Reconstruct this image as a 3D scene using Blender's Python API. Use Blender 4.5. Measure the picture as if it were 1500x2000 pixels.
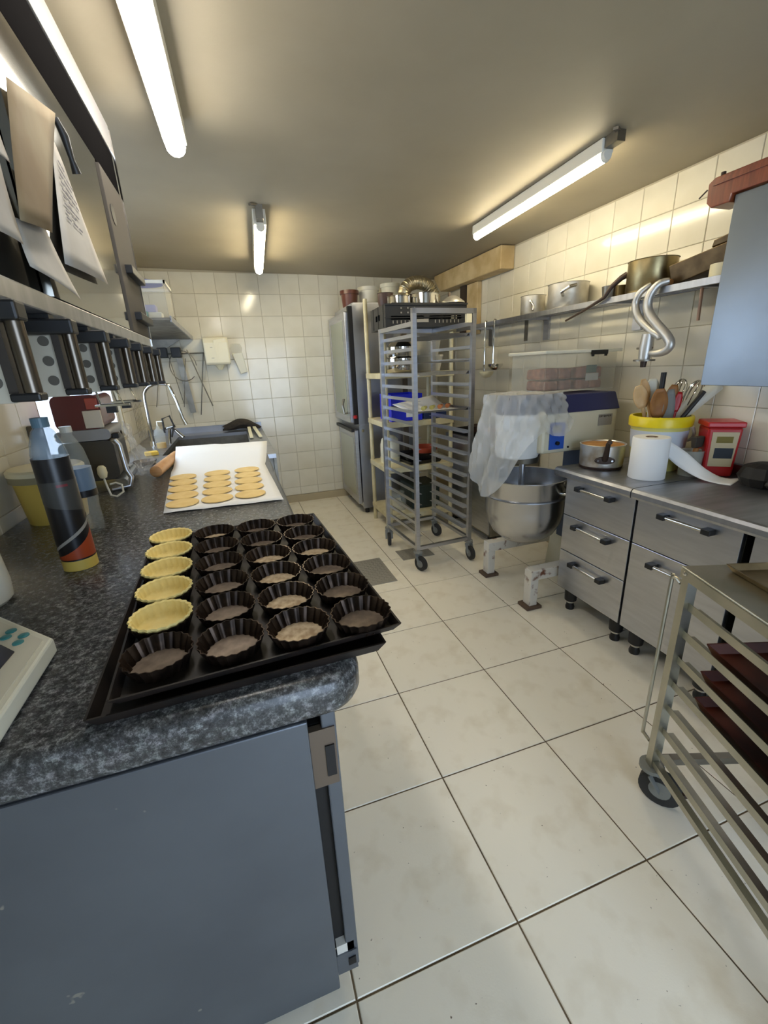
import bpy, math, random
from mathutils import Vector, Matrix
random.seed(7)
for o in list(bpy.data.objects): bpy.data.objects.remove(o)
scn = bpy.context.scene
COL = scn.collection
PI = math.pi

# ------------------------------------------------------------------ camera
F = 839.16; YAW = .3108; PIT = -.3248; ROL = -.0446; CAMZ = 1.4376
_cy, _sy, _cp, _sp = math.cos(YAW), math.sin(YAW), math.cos(PIT), math.sin(PIT)
FWD = Vector((_sy*_cp, _cy*_cp, _sp)); _r = Vector((_cy, -_sy, 0)); _u = _r.cross(FWD)
_c, _s = math.cos(ROL), math.sin(ROL)
RGT = _c*_r + _s*_u; UPV = -_s*_r + _c*_u
cd = bpy.data.cameras.new('camera'); cam = bpy.data.objects.new('camera', cd); COL.objects.link(cam)
cd.sensor_fit = 'VERTICAL'; cd.sensor_height = 36; cd.lens = F/2000*36; cd.clip_start = .02
m3 = Matrix((RGT, UPV, -FWD)).transposed()
cam.matrix_world = Matrix.Translation((0, 0, CAMZ)) @ m3.to_4x4()
scn.camera = cam
def ray(x, y): return FWD + RGT*((x-750)/F) - UPV*((y-1000)/F)
def ax(x, y, v): d = ray(x, y); t = v/d.x; return Vector((v, d.y*t, CAMZ+d.z*t))
def ay(x, y, v): d = ray(x, y); t = v/d.y; return Vector((d.x*t, v, CAMZ+d.z*t))
def az(x, y, v): d = ray(x, y); t = (v-CAMZ)/d.z; return Vector((d.x*t, d.y*t, v))

# ------------------------------------------------------------------ world, light, exposure
w = bpy.data.worlds.new('world'); scn.world = w; w.use_nodes = True
w.node_tree.nodes['Background'].inputs[0].default_value = (.62, .78, 1, 1)
w.node_tree.nodes['Background'].inputs[1].default_value = 2.2
scn.view_settings.view_transform = 'Standard'; scn.view_settings.look = 'None'
scn.view_settings.gamma = 1; scn.view_settings.use_curve_mapping = False
scn.view_settings.exposure = 0.93
def area(name, loc, rot, sx, sy, power, col):
    l = bpy.data.lights.new(name, 'AREA'); l.shape = 'RECTANGLE'; l.size = sx; l.size_y = sy; l.energy = power; l.color = col
    o = bpy.data.objects.new(name, l); COL.objects.link(o); o.location = loc; o.rotation_euler = rot; return o
REAR = -1.5
area('daylight_rear_door', (.75, REAR-.12, 1.15), (PI/2, 0, 0), 1.5, 1.9, 13, (.62, .78, 1))      # daylight through the glazed door behind the camera
area('daylight_window', (-1.12, 3.23, 1.48), (0, -PI/2, 0), .94, 1.54, 9, (.68, .82, 1))            # daylight through the window beside the counter
TUBE = 21.0

# ------------------------------------------------------------------ materials
def lin(c): return tuple(((v/255+.055)/1.055)**2.4 if v > 10 else v/255/12.92 for v in c)
MATS = {}
def M(name, c, rough=.5, metal=0, c2=None, scale=20, fac=1.0, bump=0, bscale=60, alpha=1, trans=0, rnd=0, emit=0, coat=0, stretch=None, spec=None, detail=4, thin=False, ramp=(.35, .65), ior=None):
    if name in MATS: return MATS[name]
    m = bpy.data.materials.new(name); m.use_nodes = True; MATS[name] = m
    nt = m.node_tree; b = nt.nodes['Principled BSDF']; N = nt.nodes.new; L = nt.links.new
    col = (*lin(c), 1)
    b.inputs['Base Color'].default_value = col; b.inputs['Roughness'].default_value = rough; b.inputs['Metallic'].default_value = metal
    b.inputs['Alpha'].default_value = alpha; b.inputs['Transmission Weight'].default_value = trans; b.inputs['Coat Weight'].default_value = coat
    if ior: b.inputs['IOR'].default_value = ior
    if spec is not None: b.inputs['Specular IOR Level'].default_value = spec
    if emit:
        b.inputs['Emission Color'].default_value = col; b.inputs['Emission Strength'].default_value = emit
    tc = None
    def coords():
        nonlocal tc
        if tc is None:
            t = N('ShaderNodeTexCoord'); mp = N('ShaderNodeMapping'); L(t.outputs['Object'], mp.inputs[0])
            if stretch: mp.inputs['Scale'].default_value = stretch
            tc = mp.outputs[0]
        return tc
    src = None
    if c2:
        n = N('ShaderNodeTexNoise'); n.inputs['Scale'].default_value = scale; n.inputs['Detail'].default_value = detail; L(coords(), n.inputs[0])
        r = N('ShaderNodeValToRGB'); r.color_ramp.elements[0].position = ramp[0]; r.color_ramp.elements[1].position = ramp[1]
        r.color_ramp.elements[0].color = col; r.color_ramp.elements[1].color = (*[a+(b_-a)*fac for a, b_ in zip(lin(c), lin(c2))], 1)
        L(n.outputs[0], r.inputs[0]); src = r.outputs[0]; L(src, b.inputs['Base Color'])
        if metal:
            mr = N('ShaderNodeMapRange'); mr.inputs[3].default_value = rough*.75; mr.inputs[4].default_value = min(1, rough*1.35)
            L(n.outputs[0], mr.inputs[0]); L(mr.outputs[0], b.inputs['Roughness'])
    if rnd:
        oi = N('ShaderNodeObjectInfo'); mr = N('ShaderNodeMapRange'); mr.inputs[3].default_value = 1-rnd; mr.inputs[4].default_value = 1+rnd*.3
        hs = N('ShaderNodeHueSaturation'); L(oi.outputs['Random'], mr.inputs[0]); L(mr.outputs[0], hs.inputs['Value'])
        if src: L(src, hs.inputs['Color'])
        else: hs.inputs['Color'].default_value = col
        L(hs.outputs[0], b.inputs['Base Color'])
    if bump:
        n = N('ShaderNodeTexNoise'); n.inputs['Scale'].default_value = bscale; n.inputs['Detail'].default_value = 3; L(coords(), n.inputs[0])
        bp = N('ShaderNodeBump'); bp.inputs['Strength'].default_value = bump; bp.inputs['Distance'].default_value = .004; L(n.outputs[0], bp.inputs['Height']); L(bp.outputs[0], b.inputs['Normal'])
    return m
steel = M('brushed_steel', (198, 200, 206), .32, 1, c2=(188, 190, 196), scale=5, stretch=(1, 1, 10))
bowl_steel = M('bowl_steel', (190, 192, 196), .24, 1)
steel_door = M('polished_steel_door', (158, 156, 150), .07, 1)
steel_dk = M('dull_steel', (140, 136, 126), .42, 1, c2=(122, 118, 110), scale=12)
handle_st = M('dark_handle_steel', (112, 104, 94), .3, 1)
steel_satin = M('satin_steel', (174, 176, 182), .36, 1, c2=(160, 162, 167), scale=4, stretch=(1, 8, 1))
chrome = M('chrome', (205, 203, 198), .1, 1)
alu = M('worn_aluminium', (206, 203, 194), .42, .75, c2=(184, 178, 164), scale=14)
cast_alu = M('cast_aluminium', (200, 198, 192), .42, .8)
alu_old = M('scorched_aluminium', (176, 162, 122), .38, 1, c2=(112, 92, 56), scale=7)
castiron = M('cast_iron_handle', (62, 48, 40), .5, .4)
blackp = M('black_plastic', (20, 20, 21), .45)
rubber = M('dark_rubber', (44, 44, 44), .7)
greyp = M('grey_plastic', (128, 130, 126), .55)
whitep = M('white_plastic', (222, 220, 208), .4)
creamp = M('cream_plastic', (226, 218, 184), .35)
dispm = M('ivory_plastic', (228, 222, 196), .3)
tile_w = M('glazed_wall_tile', (228, 223, 206), .13, rnd=.05, bump=.05, bscale=5, c2=(218, 212, 192), scale=3)
grout_w = M('wall_grout', (184, 175, 152), .9)
tile_f = M('floor_tile', (243, 237, 221), .36, rnd=.03, c2=(214, 202, 176), scale=9, fac=.8, ramp=(.5, .9), bump=.06, bscale=220)
grout_f = M('floor_grout', (118, 102, 78), .95, c2=(84, 70, 52), scale=12)
ceilm = M('taupe_ceiling_paint', (166, 156, 134), .6, c2=(158, 148, 126), scale=2, bump=.05, bscale=90)
skirt = M('beige_skirting', (176, 162, 130), .45)
beamm = M('cream_painted_wood', (214, 192, 146), .55, c2=(190, 162, 112), scale=7)
creamshelf = M('cream_enamel', (216, 208, 174), .45, c2=(196, 186, 150), scale=9)
paper = M('white_baking_paper', (238, 238, 236), .75)
papero = M('office_paper', (178, 174, 166), .8, c2=(166, 161, 152), scale=8)
papery = M('aged_brown_paper', (142, 128, 100), .85, c2=(124, 104, 74), scale=6)
ink = M('grey_ink', (110, 106, 112), .8)
doughm = M('raw_dough', (240, 222, 150), .65, c2=(232, 208, 130), scale=30, bump=.15, bscale=90)
discm = M('rolled_dough', (238, 208, 140), .6, c2=(230, 196, 124), scale=20)
tinm = M('burnt_tin', (84, 68, 56), .3, .8, c2=(40, 31, 25), scale=26)
tinfl = M('bare_tin_floor', (142, 128, 114), .4, .6, c2=(112, 98, 86), scale=40)
tinfl2 = M('floury_tin_floor', (206, 188, 158), .5, .25, c2=(160, 136, 106), scale=60)
traym = M('blackened_tray', (19, 16, 14), .5, .1, c2=(34, 24, 18), scale=16)
woodm = M('pale_wood', (206, 160, 110), .5, c2=(186, 136, 86), scale=8, stretch=(1, 1, 6))
wood_red = M('red_brown_wood', (138, 66, 34), .4, c2=(110, 48, 22), scale=6, stretch=(1, 10, 1), coat=.3)
spoonm = M('used_wood', (166, 116, 62), .55, c2=(140, 92, 46), scale=12)
spoonl = M('light_wood', (214, 180, 130), .55, c2=(198, 160, 108), scale=12)
yel = M('yellow_plastic', (232, 208, 26), .35)
yel_dull = M('butter_plastic', (216, 188, 92), .45)
redp = M('red_plastic', (176, 28, 30), .35)
reddk = M('dark_red_enamel', (92, 22, 20), .3, coat=.4)
navy = M('navy_enamel', (30, 36, 78), .35)
mixw = M('mixer_beige', (206, 202, 180), .4)
mixgrey = M('mixer_white', (214, 216, 216), .4)
bluep = M('blue_panel', (38, 84, 178), .35)
bluecrate = M('blue_plastic', (30, 44, 214), .4)
bluelid = M('blue_lid', (60, 66, 176), .4)
brownp = M('brown_plastic', (98, 52, 38), .32)
sidepanel = M('grey_blue_panel', (104, 109, 116), .38, .5, c2=(96, 100, 106), scale=3)
rusty = M('chipped_white_enamel', (214, 210, 200), .5, c2=(112, 68, 44), scale=16, ramp=(.56, .66))
plate = M('chequer_plate', (158, 155, 146), .5, .35)
gasket = M('black_gasket', (14, 11, 10), .6)
brownsteel = M('stained_catch', (112, 98, 84), .5, .5)
pinkbag = M('pink_brown_biscuits', (158, 100, 78), .7, c2=(116, 64, 50), scale=26, bump=.4, bscale=40)
label_g = M('grey_label', (150, 146, 138), .6)
green_d = M('dark_green_label', (48, 78, 64), .6)
clothm = M('dark_cloth', (58, 50, 40), .9, c2=(40, 34, 28), scale=18, bump=.6, bscale=40)
teal = M('teal_button', (58, 128, 130), .45)
lcd = M('lcd_dark', (52, 50, 52), .2)
scalew = M('scale_white', (216, 214, 196), .4)
bottlebk = M('black_label', (17, 17, 22), .35)
orange = M('orange_label', (164, 68, 32), .4)
ductm = M('duct_aluminium', (176, 166, 140), .35, 1)
holem = M('dark_hole', (84, 79, 70), .7)
perf = M('perforated_plate', (190, 184, 168), .45, .3)
burnttray = M('burnt_brown_tray', (92, 34, 14), .45, .15, c2=(34, 14, 8), scale=5)
coppr = M('caramel_inside', (168, 108, 46), .5, .2, c2=(196, 148, 80), scale=18)
blacktray = M('black_tray', (24, 23, 24), .4, .3)
waterm = M('bluegrey_pet', (150, 172, 190), .12, 0, alpha=.5)
clearp = M('clear_plastic', (216, 220, 214), .14, 0, alpha=.22)
boxp = M('cloudy_box_plastic', (224, 222, 206), .25, 0, alpha=.14)
bagm = M('plastic_bag', (226, 226, 222), .2, 0, alpha=.4, bump=1.0, bscale=22)
milky = M('milky_plastic', (226, 224, 206), .35, 0, alpha=.88)
tubem = M('lamp_diffuser', (255, 240, 204), .4, emit=TUBE)
tubew = M('cool_lamp_diffuser', (255, 249, 240), .4, emit=TUBE*.75)
glassm = M('window_glass', (215, 232, 245), .05, 0, alpha=.12)
framew = M('white_window_frame', (226, 226, 226), .4)
granite = bpy.data.materials.new('speckled_granite'); granite.use_nodes = True
def _granite():
    nt = granite.node_tree; b = nt.nodes['Principled BSDF']; N = nt.nodes.new; L = nt.links.new
    t = N('ShaderNodeTexCoord')
    n1 = N('ShaderNodeTexNoise'); n1.inputs['Scale'].default_value = 62; n1.inputs['Detail'].default_value = 6; n1.inputs['Roughness'].default_value = .85
    n2 = N('ShaderNodeTexVoronoi'); n2.inputs['Scale'].default_value = 80
    for n in (n1, n2): L(t.outputs['Object'], n.inputs[0])
    r = N('ShaderNodeValToRGB'); e = r.color_ramp.elements
    e[0].position = .34; e[0].color = (*lin((26, 27, 29)), 1); e[1].position = .7; e[1].color = (*lin((158, 158, 152)), 1)
    k = e.new(.5); k.color = (*lin((66, 67, 67)), 1)
    L(n1.outputs[0], r.inputs[0])
    mx = N('ShaderNodeMixRGB'); mx.blend_type = 'MULTIPLY'; mx.inputs[0].default_value = .45
    L(r.outputs[0], mx.inputs[1]); L(n2.outputs['Color'], mx.inputs[2])
    hs = N('ShaderNodeHueSaturation'); hs.inputs['Saturation'].default_value = .1; hs.inputs['Value'].default_value = 1.2; L(mx.outputs[0], hs.inputs['Color'])
    L(hs.outputs[0], b.inputs['Base Color']); b.inputs['Roughness'].default_value = .27
_granite()

def specks(m, scale, lo, hi, col):
    nt = m.node_tree; b = nt.nodes['Principled BSDF']; N = nt.nodes.new; L = nt.links.new
    src = b.inputs['Base Color'].links[0].from_socket
    g = N('ShaderNodeNewGeometry'); n = N('ShaderNodeTexNoise'); n.inputs['Scale'].default_value = scale; n.inputs['Detail'].default_value = 2; L(g.outputs['Position'], n.inputs[0])
    r = N('ShaderNodeMapRange'); r.inputs[1].default_value = lo; r.inputs[2].default_value = hi; L(n.outputs[0], r.inputs[0])
    mx = N('ShaderNodeMixRGB'); mx.inputs[2].default_value = (*lin(col), 1); L(r.outputs[0], mx.inputs[0]); L(src, mx.inputs[1]); L(mx.outputs[0], b.inputs['Base Color'])
specks(tile_f, 75, .735, .78, (96, 80, 60))
specks(sidepanel, 26, .76, .78, (150, 148, 140))

# ------------------------------------------------------------------ mesh helpers
class MB:
    def __init__(s): s.v = []; s.f = []
    def add(s, vs, fs):
        o = len(s.v); s.v += [tuple(v) for v in vs]; s.f += [tuple(i+o for i in f) for f in fs]; return s
    def box(s, x0, x1, y0, y1, z0, z1):
        x0, x1 = min(x0, x1), max(x0, x1); y0, y1 = min(y0, y1), max(y0, y1); z0, z1 = min(z0, z1), max(z0, z1)
        return s.add([(x0, y0, z0), (x1, y0, z0), (x1, y1, z0), (x0, y1, z0), (x0, y0, z1), (x1, y0, z1), (x1, y1, z1), (x0, y1, z1)],
                     [(3, 2, 1, 0), (4, 5, 6, 7), (0, 1, 5, 4), (1, 2, 6, 5), (2, 3, 7, 6), (3, 0, 4, 7)])
    def hexa(s, p): return s.add(p, [(3, 2, 1, 0), (4, 5, 6, 7), (0, 1, 5, 4), (1, 2, 6, 5), (2, 3, 7, 6), (3, 0, 4, 7)])
    def bar(s, a, b, w, h=None, up=(0, 0, 1)):
        a, b = Vector(a), Vector(b); h = h or w; d = (b-a).normalized(); u = Vector(up)
        if abs(d.dot(u)) > .98: u = Vector((0, 1, 0))
        x = d.cross(u).normalized()*(w/2); y = x.normalized().cross(d)*(h/2)
        return s.hexa([a-x-y, a+x-y, a+x+y, a-x+y, b-x-y, b+x-y, b+x+y, b-x+y])
    def tube(s, pts, r, n=10, caps=True, closed=False):
        pts = [Vector(p) for p in pts]; k = len(pts); rs = r if isinstance(r, (list, tuple)) else [r]*k
        vs = []; fs = []; pu = None
        for i, p in enumerate(pts):
            if closed: d = pts[(i+1) % k]-pts[i-1]
            else: d = pts[min(i+1, k-1)]-pts[max(i-1, 0)]
            d.normalize()
            if pu is None: pu = Vector((0, 0, 1)) if abs(d.z) < .9 else Vector((1, 0, 0))
            x = d.cross(pu); x.normalize(); pu = x.cross(d)
            for j in range(n):
                a = 2*PI*j/n; vs.append(p+rs[i]*(math.cos(a)*x+math.sin(a)*pu))
        for i in range(k if closed else k-1):
            for j in range(n):
                a, b = i*n+j, i*n+(j+1) % n; c, d_ = ((i+1) % k)*n+(j+1) % n, ((i+1) % k)*n+j
                fs.append((a, b, c, d_))
        if caps and not closed: fs.append(tuple(range(n-1, -1, -1))); fs.append(tuple((k-1)*n+j for j in range(n)))
        return s.add(vs, fs)
    def cyl(s, a, b, r, r2=None, n=20): return s.tube([a, b], [r, r if r2 is None else r2], n)
    def lathe(s, prof, n=28, c=(0, 0, 0), sx=1, sy=1, flute=None):
        vs = []; fs = []; k = len(prof)
        for i, (r, z) in enumerate(prof):
            for j in range(n):
                a = 2*PI*j/n; rr = r
                if flute: rr = r*(1+flute[1]*math.cos(flute[0]*a)) if (flute[2] is None or i in flute[2]) else r
                vs.append((c[0]+rr*sx*math.cos(a), c[1]+rr*sy*math.sin(a), c[2]+z))
        for i in range(k-1):
            for j in range(n): fs.append((i*n+j, i*n+(j+1) % n, (i+1)*n+(j+1) % n, (i+1)*n+j))
        if prof[0][0] > 1e-5: fs.append(tuple(range(n-1, -1, -1)))
        if prof[-1][0] > 1e-5: fs.append(tuple((k-1)*n+j for j in range(n)))
        return s.add(vs, fs)
    def prism(s, poly, z0, z1):
        n = len(poly)
        return s.add([(x, y, z0) for x, y in poly]+[(x, y, z1) for x, y in poly],
                     [tuple(range(n-1, -1, -1)), tuple(range(n, 2*n))]+[(i, (i+1) % n, n+(i+1) % n, n+i) for i in range(n)])
    def prism_ax(s, poly, a, b, axis):   # polygon in the plane normal to axis ('x': (y,z), 'y': (x,z))
        n = len(poly)
        P = (lambda u, v, t: (t, u, v)) if axis == 'x' else (lambda u, v, t: (u, t, v))
        return s.add([P(u, v, a) for u, v in poly]+[P(u, v, b) for u, v in poly],
                     [tuple(range(n-1, -1, -1)), tuple(range(n, 2*n))]+[(i, (i+1) % n, n+(i+1) % n, n+i) for i in range(n)])
    def sheet(s, rows):
        m = len(rows[0]); vs = [p for r in rows for p in r]
        return s.add(vs, [(i*m+j, i*m+j+1, (i+1)*m+j+1, (i+1)*m+j) for i in range(len(rows)-1) for j in range(m-1)])
    def mesh(s, name, mat, smooth=False):
        me = bpy.data.meshes.new(name); me.from_pydata(s.v, [], s.f); me.materials.append(mat)
        import bmesh
        b = bmesh.new(); b.from_mesh(me); bmesh.ops.remove_doubles(b, verts=b.verts, dist=2e-5); bmesh.ops.recalc_face_normals(b, faces=b.faces); b.to_mesh(me); b.free()
        if smooth:
            me.polygons.foreach_set('use_smooth', [True]*len(me.polygons))
            me.set_sharp_from_angle(angle=math.radians(40))
        me.update(); return me
def obj(name, mb, mat, parent=None, smooth=False, bevel=0, loc=None, rz=0, solid=0, sub=0):
    me = mb.mesh(name, mat, smooth) if isinstance(mb, MB) else mb
    o = bpy.data.objects.new(name, me); COL.objects.link(o); o.parent = parent
    if loc is not None: o.location = loc
    if rz: o.rotation_euler = (0, 0, rz)
    if solid:
        k = o.modifiers.new('solid', 'SOLIDIFY'); k.thickness = solid; k.offset = 0
    if bevel:
        k = o.modifiers.new('bevel', 'BEVEL'); k.width = bevel; k.segments = 2; k.limit_method = 'ANGLE'; k.angle_limit = math.radians(50)
    if sub:
        k = o.modifiers.new('sub', 'SUBSURF'); k.levels = sub; k.render_levels = sub
    return o
def tag(o, label, cat, group=None):
    o['label'] = label; o['category'] = cat
    if group: o['group'] = group
    return o
def thing(name, label, cat, loc=(0, 0, 0), rz=0, group=None):
    o = bpy.data.objects.new(name, None); COL.objects.link(o); o.location = loc; o.rotation_euler = (0, 0, rz); o.empty_display_size = .05
    return tag(o, label, cat, group)
def struct(name, mb, mat, parent=None, **k):
    o = obj(name, mb, mat, parent, **k)
    if parent is None: o['kind'] = 'structure'
    return o
def B(*a): return MB().box(*a)
def C_(*a, **k): return MB().cyl(*a, **k)
def arc(c, r, a0, a1, n, plane='xz', y=0):
    out = []
    for i in range(n+1):
        a = a0+(a1-a0)*i/n; u, v = c[0]+r*math.cos(a), c[1]+r*math.sin(a)
        out.append((u, y, v) if plane == 'xz' else ((y, u, v) if plane == 'yz' else (u, v, y)))
    return out

def spl(pts, n=5):
    pts = [Vector(p) for p in pts]; out = []
    for i in range(len(pts)-1):
        p0, p1, p2, p3 = pts[max(i-1, 0)], pts[i], pts[i+1], pts[min(i+2, len(pts)-1)]
        for k in range(n):
            u = k/n; out.append(.5*((2*p1)+(-p0+p2)*u+(2*p0-5*p1+4*p2-p3)*u*u+(-p0+3*p1-3*p2+p3)*u**3))
    return out+[pts[-1]]

# ------------------------------------------------------------------ room shell
XL, XR, YB = -.88, 2.306, 4.865
def zc(x, y): return 2.36+.003*y-.02*x
struct('floor', B(XL-.1, XR+.1, REAR-.1, YB+.1, -.1, -.003), grout_f)
floor = bpy.data.objects['floor']
cl = MB().hexa([(XL-.1, REAR-.1, zc(XL, REAR)), (XR+.1, REAR-.1, zc(XR, REAR)), (XR+.1, YB+.1, zc(XR, YB)), (XL-.1, YB+.1, zc(XL, YB)),
                (XL-.1, REAR-.1, 2.5), (XR+.1, REAR-.1, 2.5), (XR+.1, YB+.1, 2.5), (XL-.1, YB+.1, 2.5)])
struct('ceiling', cl, ceilm)
wall_back = struct('wall_back', B(XL-.1, XR+.1, YB, YB+.1, 0, 2.42), grout_w)
wall_right = struct('wall_right', B(XR, XR+.1, REAR-.1, YB, 0, 2.42), grout_w)
WY0, WY1, WZ0, WZ1 = 2.46, 4.0, 1.0, 1.95
wl = MB()
wl.box(XL-.1, XL, REAR-.1, WY0, 0, 2.42).box(XL-.1, XL, WY1, YB, 0, 2.42).box(XL-.1, XL, WY0, WY1, 0, WZ0).box(XL-.1, XL, WY0, WY1, WZ1, 2.42)
wall_left = struct('wall_left', wl, grout_w)
wr = MB(); DX0, DX1, DZ = 0.0, 1.5, 2.1
wr.box(XL, DX0, REAR-.1, REAR, 0, 2.42).box(DX1, XR, REAR-.1, REAR, 0, 2.42).box(DX0, DX1, REAR-.1, REAR, DZ, 2.42)
struct('wall_rear', wr, M('rear_wall_paint', (206, 200, 182), .6))
# glazed door frame behind the camera and the window beside the counter
d1 = struct('door_1', MB().box(DX0, DX0+.06, REAR-.08, REAR-.02, 0, DZ).box(DX1-.06, DX1, REAR-.08, REAR-.02, 0, DZ).box(DX0, DX1, REAR-.08, REAR-.02, DZ-.06, DZ).box(.72, .78, REAR-.08, REAR-.02, 0, DZ), framew)
w1 = struct('window_1', MB().box(XL-.09, XL-.03, WY0, WY0+.05, WZ0, WZ1).box(XL-.09, XL-.03, WY1-.05, WY1, WZ0, WZ1).box(XL-.09, XL-.03, WY0, WY1, WZ0, WZ0+.05).box(XL-.09, XL-.03, WY0, WY1, WZ1-.05, WZ1).box(XL-.09, XL-.03, 3.24, 3.29, WZ0, WZ1), framew)
obj('pane', B(XL-.065, XL-.06, WY0+.05, 3.24, WZ0+.05, WZ1-.05), glassm, w1)
obj('pane', B(XL-.065, XL-.06, 3.29, WY1-.05, WZ0+.05, WZ1-.05), glassm, w1)
# tiles, each its own piece
TILE = {}
def tile_mesh(wd, ht, th, mat, ch=.002):
    key = (round(wd, 4), round(ht, 4), th, mat.name)
    if key not in TILE:
        a, b = wd/2, ht/2; m = MB()
        m.add([(-a, -b, 0), (a, -b, 0), (a, b, 0), (-a, b, 0), (-a, -b, th-ch), (a, -b, th-ch), (a, b, th-ch), (-a, b, th-ch), (-a+ch, -b+ch, th), (a-ch, -b+ch, th), (a-ch, b-ch, th), (-a+ch, b-ch, th)],
              [(0, 1, 5, 4), (1, 2, 6, 5), (2, 3, 7, 6), (3, 0, 4, 7), (4, 5, 9, 8), (5, 6, 10, 9), (6, 7, 11, 10), (7, 4, 8, 11), (8, 9, 10, 11)])
        TILE[key] = m.mesh('tile', mat)
    return TILE[key]
ROT = {'floor': Matrix.Identity(3), 'back': Matrix(((1, 0, 0), (0, 0, -1), (0, 1, 0))),
       'right': Matrix(((0, 0, -1), (-1, 0, 0), (0, 1, 0))), 'left': Matrix(((0, 0, 1), (1, 0, 0), (0, 1, 0)))}
def tiles(wall, kind, us, vs, place, mat, gap, th, skip=None):
    for i in range(len(us)-1):
        for j in range(len(vs)-1):
            u0, u1, v0, v1 = us[i], us[i+1], vs[j], vs[j+1]
            if u1-u0 < .02 or v1-v0 < .02 or (skip and skip(u0, u1, v0, v1)): continue
            o = bpy.data.objects.new('tile', tile_mesh(u1-u0-gap, v1-v0-gap, th, mat)); COL.objects.link(o); o.parent = wall
            o.matrix_basis = Matrix.Translation(place((u0+u1)/2, (v0+v1)/2)) @ ROT[kind].to_4x4()
def grid(o, step, lo, hi):
    k = math.ceil((lo-o)/step); out = [lo]
    while o+k*step < hi-1e-4:
        if o+k*step > lo+1e-4: out.append(o+k*step)
        k += 1
    return out+[hi]
tiles(floor, 'floor', grid(.5253, .4523, XL, XR), grid(1.0742, .4625, REAR, YB), lambda u, v: (u, v, -.003), tile_f, .0048, .003)
zt = 2.345
tiles(wall_back, 'back', grid(.1661, .2, XL, XR), grid(2.1749, .2, .085, 2.36), lambda u, v: (u, YB, v), tile_w, .0028, .004)
tiles(wall_right, 'right', grid(3.2012, .2, .2, YB), grid(2.1518, .1936, .085, 2.315), lambda u, v: (XR, u, v), tile_w, .0028, .004)
tiles(wall_left, 'left', grid(2.24, .2, .4, YB), grid(2.1749, .2, .085, 2.35), lambda u, v: (XL, u, v), tile_w, .0028, .004,
      skip=lambda a, b, c, d: b > WY0+.02 and a < WY1-.02 and d > WZ0+.02 and c < WZ1-.02)
struct('baseboard_back', B(XL, XR, YB-.014, YB-.001, 0, .083), skirt)
struct('baseboard_right', B(XR-.014, XR-.001, REAR, YB-.015, 0, .083), skirt)
# boxed cream beam high on the right wall
struct('trim_1', MB().prism_ax([(3.40, 2.152), (4.52, 2.158), (4.66, 2.29), (4.66, zc(2.2, 4.5)-.004), (3.40, zc(2.2, 3.4)-.004)], 2.17, 2.30, 'x'), beamm, bevel=.008)
struct('trim_2', B(2.255, 2.30, 3.9, 4.1, 1.7, 2.150), beamm, bevel=.004)
struct('trim_3', B(2.235, 2.30, 4.1, 4.2, 1.7, 2.150), M('dark_gap_wood', (58, 46, 34), .8))
# cover plates let into the floor
def chequer(x0, x1, y0, y1, label):
    t = thing('floor_plate', label, 'drain cover', ((x0+x1)/2, (y0+y1)/2, 0), 0, 'steel floor drain plates')
    a, b = (x1-x0)/2, (y1-y0)/2
    obj('plate', B(-a, a, -b, b, 0, .004), plate, t)
    m = MB(); k = 0; st = .026
    for i in range(int(2*a/st)):
        for j in range(int(2*b/st)):
            c = Vector((-a+st*(i+.5), -b+st*(j+.5), .0045)); d = Vector((.008, .008 if (i+j) % 2 else -.008, 0)); m.bar(c-d, c+d, .004, .003)
    obj('tread_pattern', m, plate, t)['kind'] = 'stuff'
chequer(.632, .905, 2.574, 2.993, 'large chequered steel drain plate set in the floor beside the granite counter')
chequer(1.065, 1.33, 2.87, 3.06, 'small chequered steel drain plate under the tall wheeled rack')

# ------------------------------------------------------------------ ceiling lights
def lamp(p0, p1, label, bracket=None, mt=None, r=.032):
    p0, p1 = Vector(p0), Vector(p1); d = p1-p0; ln = d.length; rz = math.atan2(d.y, d.x)
    zt = zc((p0.x+p1.x)/2, (p0.y+p1.y)/2)
    t = thing('ceiling_light', label, 'light', ((p0.x+p1.x)/2, (p0.y+p1.y)/2, p0.z), rz, 'fluorescent ceiling lights')
    h = ln/2; top = zt-p0.z-.002
    obj('housing', B(-h+.005, h-.005, -r-.006, r+.006, r*.35, top), whitep, t, bevel=.004)
    obj('diffuser', MB().tube([(-h+.015, 0, 0), (-h+.03, 0, 0), (h-.03, 0, 0), (h-.015, 0, 0)], [r*.8, r, r, r*.8], 14), mt or tubem, t, smooth=True)
    for s in (-1, 1): obj('end_cap', C_((s*(h-.015), 0, 0), (s*h, 0, 0), .026, .02), whitep, t, smooth=True)
    if bracket: obj('bracket', MB().box(bracket*(h+.0), bracket*(h+.07), -.02, .02, .02, top).bar((bracket*(h+.05), 0, top), (bracket*(h+.09), .05, top-.01), .02, .01), steel_dk, t)
    return t
lamp((-.105, .95, 2.27), (-.082, 2.17, 2.27), 'nearest fluorescent strip light, beside the steel wall cabinet', None, tubew, .036)
lamp((.285, 3.06, 2.27), (.345, 4.30, 2.27), 'middle fluorescent strip light seen end-on near the back wall', -1)
lamp((1.676, 1.82, 2.27), (1.739, 3.05, 2.27), 'fluorescent strip light over the right-hand pan shelf', -1, None, .024)

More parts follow.
